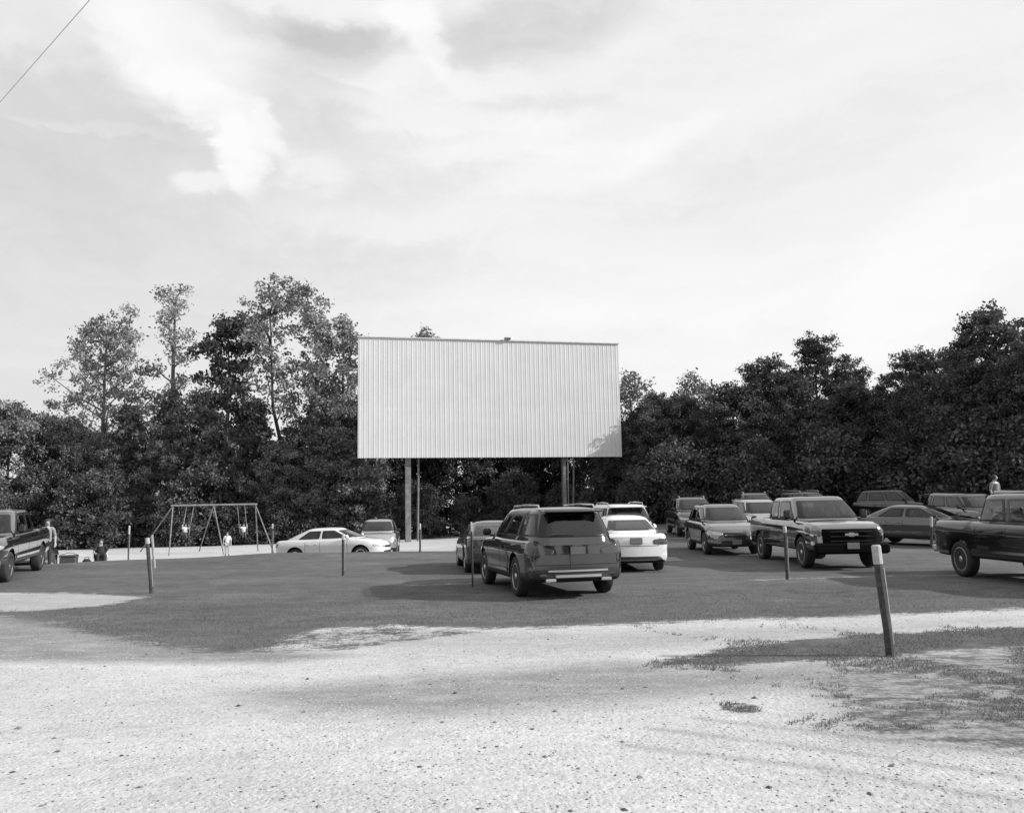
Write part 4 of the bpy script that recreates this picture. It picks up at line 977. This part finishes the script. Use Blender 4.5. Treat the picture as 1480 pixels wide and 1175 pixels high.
# ------------------------------------------------------------------ swing set
def build_swings():
    D0, D1 = 47.0, 46.0
    a = at(250, 728.5, D0); b = at(369, 730.5, D1); zt = (a.z + b.z) / 2; a.z = b.z = zt
    base = gcol(310, 46.5); root = thing('swing_set', 'pale metal swing frame with slanting legs before the left trees', 'swing set', base)
    def rel(p): return Vector(p) - base
    t = MB(); t.tube([rel(a) - (b - a).normalized() * .1, rel(b) + (b - a).normalized() * .1], .045, 10); t.build('top_bar', M['galv'], root, True)
    mid = (a + b) / 2; u = (b - a).normalized(); n = Vector((-u.y, u.x, 0))
    feet = [(a, gcol(244, 44.6)), (a, gcol(201, 48.6)), (mid, gcol(324, 44.3)), (mid, gcol(287, 48.4)), (b, gcol(373, 47.8)), (b, gcol(398, 43.6))]
    for top, f in feet:
        l = MB(); l.tube([rel(top) + Vector((0, 0, -.02)), rel(f) + Vector((0, 0, -.1))], .034, 8); l.build('leg', M['rusty'], root, True)
    def swing(X, fwd, label, occ=None, tilt=0.0):
        r = ray(X, 700); tt = ((a.x * -n.x + a.y * -n.y) - (CAM.x * -n.x + CAM.y * -n.y)) / (r.x * -n.x + r.y * -n.y); p = CAM + r * tt
        hang = Vector((p.x, p.y, zt)); Ls = 1.65
        s = thing('swing', label, 'swing', hang, 0, 'swings hanging from the metal frame'); ang = tilt
        d = (-n) * math.sin(ang) + Vector((0, 0, -math.cos(ang))); seat = d * Ls
        for sx in (-.22, .22):
            c = MB(); c.tube([u * sx, u * sx + seat], .013, 6); c.build('chain', M['galv'], s)
        q = MB(); R_ = Matrix((u, -n, Vector((0, 0, 1)))).transposed(); q.box(seat, (.46, .18, .035), R_, 0, .012); q.build('seat', M['seatplastic'], s)
        return hang + seat, math.atan2(u.y, u.x)
    s1, rz = swing(276, 1, 'swing under the left half of the frame, carrying a child', tilt=.25)
    person('child in a white top on the left-hand swing', s1 + Vector((0, 0, -.03)), rz + .9, 1.15, SWING, M['shirt'], M['denim'], .07)
    s2, rz = swing(349, 1, 'swing under the right half of the frame, carrying a child', tilt=-.2)
    person('child in a white top on the right-hand swing, legs hanging', s2 + Vector((0, 0, -.03)), rz + .6, 1.1, SWING, M['shirt'], M['denim'])
    g = gcol(328, 43.5)
    person('child in pale clothes standing under the middle of the swing frame', g, .3, 1.22, STAND, M['shirt'], M['paleshort'], .08)
build_swings()

h_ = BT.rotation_euler.z; q_ = Vector((BT.location.x - 1.75 * math.cos(h_), BT.location.y - 1.75 * math.sin(h_), BT.location.z + .80))
person('person in a grey top standing in the bed of a back-row pickup', q_, .4, 1.74, STAND, M['greycloth'], M['denim'])
person('person in a grey top and dark trousers standing beside the leftmost pickup', gcol(66, 29.2), .5, 1.68, STAND, M['greycloth'], M['denim_dark'], .05)
# things on the sand at the far left
g = gcol(145, 37.5)
person('person in dark clothes sitting low in a beach chair on the sand', g + Vector((0, 0, .10)), .5, 1.72, SITLOW, M['darkcloth'], M['darkcloth'], .06)
ch = thing('beach_chair', 'low dark folding beach chair on the sand, holding the seated person', 'chair', g, .5)
b = MB(); b.box((0, .02, .20), (.52, .46, .035), Matrix.Rotation(.1, 3, 'X'), 0, .01); b.build('seat', M['darkcloth'], ch)
b = MB(); b.box((0, .34, .48), (.52, .03, .56), Matrix.Rotation(-.32, 3, 'X'), 0, .01); b.build('backrest', M['darkcloth'], ch)
for sx in (-.27, .27):
    b = MB(); b.tube([(sx, -.22, 0), (sx, -.2, .36), (sx, .25, .36), (sx, .42, .78)], .014, 8); b.tube([(sx, .35, 0), (sx, -.2, .22)], .014, 8); b.build('frame', M['galv'], ch, True)
g = gcol(99, 37.0); cl = thing('cooler_box', 'dark squarish cooler box standing on the pale sand', 'cooler', g, .2)
b = MB(); b.box((0, 0, .22), (.66, .42, .42), None, 0, .03); b.build('box', M['plastic'], cl, True)
b = MB(); b.box((0, 0, .475), (.68, .44, .08), None, 0, .025); b.build('lid', M['plastic'], cl, True)
b = MB(); b.tube([(-.35, 0, .36), (-.39, 0, .42), (-.39, 0, .52), (0, 0, .62), (.39, 0, .52), (.39, 0, .42), (.35, 0, .36)], .012, 8); b.build('handle', M['trim'], cl, True)
g = gcol(125, 30.0); bg_ = MB(); bg_.ell((0, 0, .13), (.17, .12, .15), 14, 8); bg_.tube([(-.1, 0, .22), (-.06, 0, .33), (.06, 0, .33), (.1, 0, .22)], .012, 6)
o = bg_.build('bag', M['darkcloth'], None, True); o.location = g; tag(o, 'small dark bag lying where the sand meets the grass', 'bag')

# ------------------------------------------------------------------ trees
def frusta(S, n=6):
    """tapered segments (p0, p1, r0, r1) as one mesh"""
    P0 = np.array([s[0] for s in S], float); P1 = np.array([s[1] for s in S], float); r0 = np.array([s[2] for s in S]); r1 = np.array([s[3] for s in S])
    t = P1 - P0; t /= np.linalg.norm(t, axis=1, keepdims=True) + 1e-9
    up = np.where(np.abs(t[:, 2:3]) < .9, [[0, 0, 1.]], [[1., 0, 0]]); a = np.cross(t, up); a /= np.linalg.norm(a, axis=1, keepdims=True); b = np.cross(a, t)
    q = 2 * PI * np.arange(n) / n; c, s = np.cos(q)[None, :, None], np.sin(q)[None, :, None]
    ringd = a[:, None] * c + b[:, None] * s
    A = P0[:, None] + ringd * r0[:, None, None]; B = P1[:, None] + ringd * r1[:, None, None]
    V = np.concatenate([A, B], 1).reshape(-1, 3); k = np.arange(n); f = np.stack([k, (k + 1) % n, (k + 1) % n + n, k + n], 1)
    F = (np.arange(len(S))[:, None, None] * 2 * n + f[None]).reshape(-1, 4)
    return V, F
_TREES = {}
def tree_data(key, seed, H, Wd, base, kind, lobes, clumps, leaves, leaf, cr, fork=False, lean=0.0, extra=None, bark='bark', mleaf='leaf_mid', stemr=None):
    rg = np.random.default_rng(seed); S = []
    sr = stemr or H * .014
    stems = []
    if fork:
        k0 = np.array([0, 0, H * .27]); S.append(((0, 0, -.3), tuple(k0), sr * 1.4, sr * 1.15))
        stems = [[k0, np.array([-.10 * Wd, 0, H * .5]), np.array([-.13 * Wd, .2, H * .86])], [k0, np.array([.14 * Wd, .2, H * .46]), np.array([.27 * Wd, .1, H * .72])]]
    else: stems = [[np.array([0, 0, -.3]), np.array([lean * .3, 0, H * .35]), np.array([lean * .7 + rg.normal(0, .1), rg.normal(0, .1), H * .7]), np.array([lean, 0, H * .93])]]
    for st in stems:
        for i in range(len(st) - 1):
            f0, f1 = 1 - i / (len(st) - 1) * .85, 1 - (i + 1) / (len(st) - 1) * .85; S.append((st[i], st[i + 1], sr * f0, sr * f1))
    def stem_at(st, z):
        for i in range(len(st) - 1):
            if st[i][2] <= z <= st[i + 1][2]:
                q = (z - st[i][2]) / (st[i + 1][2] - st[i][2]); return st[i] + (st[i + 1] - st[i]) * q
        return st[-1] if z > st[-1][2] else st[0]
    LB = list(extra or [])
    for i in range(lobes):
        f = (i + .5) / lobes; z = base + (H - base) * (f ** .85)
        q = (z - base) / (H - base)
        if kind == 'round': pr = math.sqrt(max(.05, 1 - (2 * q - .92) ** 2)) ; pr = max(pr, .35)
        elif kind == 'cone': pr = max(.12, 1.05 - q * .95)
        elif kind == 'pine': pr = max(.22, 1.0 - q ** 2 * .85) * (.75 if q < .15 else 1)
        elif kind == 'column': pr = .9 * (1 - q ** 3 * .75)
        else: pr = .95 - .55 * q ** 2                       # mass
        ph = i * 2.399 + rg.normal(0, .35); rr = Wd / 2 * pr * rg.uniform(.35, .82); lr = Wd * rg.uniform(.13, .22) * (.6 + .5 * pr)
        fl = {'pine': .5, 'column': .9}.get(kind, .8)
        LB.append((rr * math.cos(ph) + lean * q, rr * math.sin(ph), z - lr * fl * .6, lr, lr * fl))
    C = []
    for (x, y, z, r, rz) in LB:
        c = np.array([x, y, z]); st = min(stems, key=lambda s_: np.linalg.norm(stem_at(s_, max(.5, z * .8))[:2] - c[:2]))
        a = stem_at(st, max(H * .06, z - math.hypot(x, y) * .55 - .3)); m = a * .45 + c * .55 + np.array([0, 0, -.08 * r])
        lr_ = max(.025, sr * .28); S.append((a, m, lr_, lr_ * .7)); S.append((m, c, lr_ * .7, lr_ * .4))
        n = max(4, int(clumps * rg.uniform(.7, 1.3))); d = rg.normal(size=(n, 3)); d /= np.linalg.norm(d, axis=1, keepdims=True)
        p = c + d * (rg.random((n, 1)) ** .45) * np.array([r, r, rz]); p = p[p[:, 2] > .15]
        for k in range(0, len(p), 2): S.append((c, p[k], lr_ * .32, .008))
        C.append(p)
    C = np.concatenate(C); n = len(C)
    k = leaves; ctr = np.repeat(C, k, 0) + rg.normal(0, cr, (n * k, 3)) * np.array([1, 1, .7]); N_ = len(ctr)
    ctone = np.repeat(rg.uniform(.45, 1.5, n), k) * rg.uniform(.6, 1.4, N_)
    u = rg.normal(size=(N_, 3)); u /= np.linalg.norm(u, axis=1, keepdims=True); v = np.cross(u, rg.normal(size=(N_, 3))); v /= np.linalg.norm(v, axis=1, keepdims=True)
    s = rg.uniform(.6, 1.3, (N_, 1)) * leaf
    P = np.stack([ctr - u * s, ctr + v * s * .55, ctr + u * s, ctr - v * s * .55], 1).reshape(-1, 3); P[:, 2] = np.maximum(P[:, 2], .02)
    crown = np_mesh('crown', P, np.arange(4 * N_).reshape(-1, 4), [M[mleaf]], tone=ctone)
    V, F = frusta(S); trunk = np_mesh('trunk', V, F, [M[bark]], smooth=True)
    _TREES[key] = (trunk, crown, H); return key
def plant(key, name, label, X, d, group=None, rz=None, sc=1.0, cat='tree', top=None, sx=1.0):
    tr, cr, H = _TREES[key]; g = gcol(X, d) if X is not None else d
    if top is not None: sc = (at(X, top, g.y).z - g.z) / H
    root = thing(name, label, cat, g + Vector((0, 0, -.05)), random.uniform(0, 6.28) if rz is None else rz, group)
    root.scale = (sc * sx, sc * sx, sc)
    link('trunk', tr, root); link('crown', cr, root); return root

# tall loose trees at the left
tree_data('left_round', 11, 17, 10.0, 6.5, 'round', 32, 11, 32, .135, .24, bark='palebark', mleaf='leaf_light')
tree_data('slender', 12, 19, 4.2, 5, 'column', 19, 9, 22, .12, .30, bark='palebark', mleaf='leaf_light')
tree_data('dark_pine', 13, 16, 7.4, 4.5, 'pine', 19, 13, 40, .15, .24, mleaf='leaf_dark')
tree_data('forked', 14, 19.5, 10.5, 10, 'round', 27, 12, 34, .14, .25, fork=True, mleaf='leaf_tall', stemr=.20,
          extra=[(-3.6, 0, 8.2, 1.4, 1.0), (4.2, 0, 9.2, 1.5, 1.2), (3.6, .5, 12.2, 2.0, 1.5), (-2.6, .3, 14.5, 2.0, 1.5), (0, 0, 17.5, 1.7, 1.2), (5.0, .2, 14.2, 1.4, 1.0)])
tree_data('ragged', 15, 16.5, 7.5, 4, 'round', 26, 11, 34, .14, .25, bark='palebark', mleaf='leaf_light')
# lower dense trees and shrubs
for i in range(4): tree_data('understorey%d' % i, 21 + i, 10, 8.5 - .6 * i, .5, ('mass', 'round', 'mass', 'cone')[i], 46, 13, 68, .105, .22, mleaf=('leaf_mid', 'leaf_mid', 'leaf_light', 'leaf_mid')[i])
for i in range(3): tree_data('shrub%d' % i, 31 + i, 3.6, 4.6, .1, 'mass', 24, 12, 62, .08, .19, mleaf=('leaf_right', 'leaf_dark', 'leaf_right')[i])
# right: dense dark wood
for i in range(3): tree_data('wood%d' % i, 41 + i, 13, 8.5, .8, ('mass', 'round', 'mass')[i], 50, 16, 62, .115, .26, mleaf='leaf_right')
for i in range(2): tree_data('wood_pine%d' % i, 51 + i, 14.5, 9.5, 3.5, 'round', 42, 12, 62, .115, .21, mleaf='leaf_right')
tree_data('thin_right', 55, 11, 6.5, 3, 'round', 20, 13, 26, .13, .36, bark='palebark', mleaf='leaf_mid')
for i in range(2): tree_data('wood_shrub%d' % i, 61 + i, 3.8, 5.0, .1, 'mass', 26, 14, 50, .085, .23, mleaf='leaf_right')

plant('left_round', 'broadleaf_tree', 'broad pale-leaved tree with airy round crown, leftmost of the tall trees', 142, 62, rz=.4, top=450, sx=.92)
plant('slender', 'slender_tree', 'thin wispy tree whose faint narrow tip rises between the two broad crowns', 244, 63, rz=1.0, top=404)
plant('dark_pine', 'pine_tree', 'dark ragged pine standing just left of the tall forked tree', 322, 58, rz=2.2, top=456)
plant('forked', 'forked_tree', 'tallest left tree, its trunk forked in a V against the sky', 413, 61, rz=.15, top=402)
plant('ragged', 'broadleaf_tree', 'ragged grey-green tree close to the left edge of the screen', 497, 63, rz=.2, top=456)
plant('ragged', 'broadleaf_tree', 'tree behind the screen with only its twigs showing over the top edge', 612, 72, rz=3.2, top=476)
GU = 'dense understorey trees along the left edge'
for i, (X, d, top, k) in enumerate(((-70, 60, 570, 0), (8, 58, 584, 1), (78, 61, 600, 2), (128, 59, 622, 0), (182, 62, 588, 3), (230, 59, 640, 1), (268, 63, 566, 0), (318, 60, 622, 2), (362, 62, 578, 3), (402, 58, 640, 1),
                                     (446, 62, 604, 0), (492, 60, 575, 1), (520, 63, 610, 2), (-150, 56, 540, 0))):
    plant('understorey%d' % k, 'understorey_tree', 'dense vine-covered tree in the mass under the tall left trees', X, d, GU, top=top, sx=random.uniform(.85, 1.15))
GB = 'dark trees closing the view behind the screen'
for i, (X, d, top) in enumerate(((545, 66, 560), (600, 68, 540), (660, 67, 545), (720, 69, 540), (785, 68, 545), (845, 67, 560))):
    plant('wood%d' % ((i + 1) % 3), 'dark_tree', 'dark dense tree seen in the gap beneath the screen', X, d, GB, top=top)
GS = 'low bushes at the foot of the tree line'
for i, (X, d, k, sc) in enumerate(((-30, 52, 0, 1.2), (40, 54, 1, 1.0), (88, 55, 2, .8), (140, 54.5, 0, 1.35), (205, 56, 1, .8), (250, 55, 2, 1.0), (300, 56.5, 0, 1.5), (352, 56, 1, .75), (410, 57, 0, 1.1), (462, 58, 2, 1.3),
                               (530, 59, 2, .9), (600, 61, 2, 1.1), (675, 62, 0, .8), (745, 62, 2, 1.2), (820, 62, 2, .9), (880, 61, 2, 1.2))):
    plant('shrub%d' % k, 'leafy_bush', 'leafy bush in the row along the foot of the tree line', X, d, GS, sc=sc, cat='bush')
plant('thin_right', 'thin_tree', 'small thin tree just right of the screen edge', 915, 66, rz=.3, top=540)
plant('wood_pine0', 'pine_tree', 'pine with rounded top nearest the right edge of the screen', 955, 62, rz=.5, top=566, sx=.8)
plant('thin_right', 'thin_tree', 'sparse twiggy tree between two dark pines right of the screen', 1022, 64, rz=2.0, top=542)
plant('wood_pine1', 'pine_tree', 'flat-topped pine forming the left shoulder of the dark central clump', 1117, 58, rz=.2, top=518)
plant('wood_pine0', 'pine_tree', 'highest pine of the dark clump behind the front-facing pickup', 1190, 59, rz=1.7, top=484, sx=.85)
plant('wood_pine1', 'pine_tree', 'pine at the right shoulder of the dark clump, beside the sky notch', 1240, 57, rz=3.4, top=526, sx=.85)
plant('wood_pine0', 'pine_tree', 'pine rising right of the sky notch', 1338, 52, rz=4.2, top=504, sx=1.0)
plant('wood_pine1', 'pine_tree', 'tall pine at the right edge, highest of the dark wood', 1462, 46, rz=5.1, top=446, sx=1.1)
plant('wood_pine0', 'pine_tree', 'pine between the right edge and the one by the notch', 1392, 50, rz=2.9, top=500)
GR = 'dense dark trees of the wood on the right'
for i, (X, d, top) in enumerate(((900, 63, 608), (938, 59, 582), (985, 61, 566), (1032, 58, 592), (1068, 57, 556), (1110, 56, 590), (1150, 57, 545), (1200, 55, 580), (1248, 54, 556), (1290, 53, 572), (1330, 50, 552), (1380, 48, 556),
                                 (1430, 45, 524), (1480, 43, 520), (1540, 41, 480), (1610, 39, 480))):
    plant('wood%d' % (i % 3), 'wood_tree', 'dense dark tree in the solid mass of the right-hand wood', X, d, GR, top=top, sx=random.uniform(.9, 1.2))
for i, (X, d, sc) in enumerate(((935, 57, 1.0), (985, 55, 1.4), (1045, 55, .8), (1095, 53, 1.3), (1155, 53, .9), (1205, 51.5, 1.5), (1262, 51, .9), (1315, 49, 1.3), (1368, 48, 1.0), (1415, 44, 1.5), (1470, 42, .9), (1520, 39, 1.3))):
    plant('wood_shrub%d' % (i % 2), 'leafy_bush', 'dark bush in the row along the foot of the right-hand wood', X, d, 'bushes at the foot of the right-hand wood', sc=sc, cat='bush')

# unseen trees added behind the camera to darken reflections in car paint and glass
for i, (x, y, sc) in enumerate(((-46, -12, 1.0), (-36, -20, 1.15), (-26, -24, .95), (-16, -27, 1.1), (-7, -25, .9), (2, -28, 1.1), (12, -26, 1.0), (23, -27, 1.15), (34, -24, .95))):
    plant('wood%d' % (i % 3), 'reflection_tree', 'unseen tree added behind the camera to darken the car reflections', None, Vector((x, y, 0)), 'unseen trees added behind the camera for the car reflections', sc=sc)

# ------------------------------------------------------------------ overhead wire, from a pole outside the left edge to one behind the camera
p0 = gcol(-190, 34); pole = thing('utility_pole', 'tall wooden utility pole beyond the left edge', 'pole', p0)
b = MB(); b.tube([(0, 0, -.5), (0, 0, 13.2)], [.17, .11], 12); b.build('pole', M['postwood'], pole, True)
b = MB(); b.box((0, 0, 12.6), (2.2, .12, .14), None, 0, .02); b.build('crossarm', M['postwood'], pole)
A0 = at(0, 148, 22.0); A1 = at(130, 0, 16.0); dv = A1 - A0
E0 = p0 + Vector((0, 0, 12.75)); 
pts = []
Q0 = A0 - dv * 1.2; Q1 = A1 + dv * 1.6
ctrl = [E0, A0, A0 + dv * .5, A1, A1 + dv * .8, Q1]
w = MB(); w.tube(ctrl, .010, 6); tag(w.build('overhead_wire', M['cable'], None, True), 'thin black wire crossing the top left corner of the sky', 'wire')
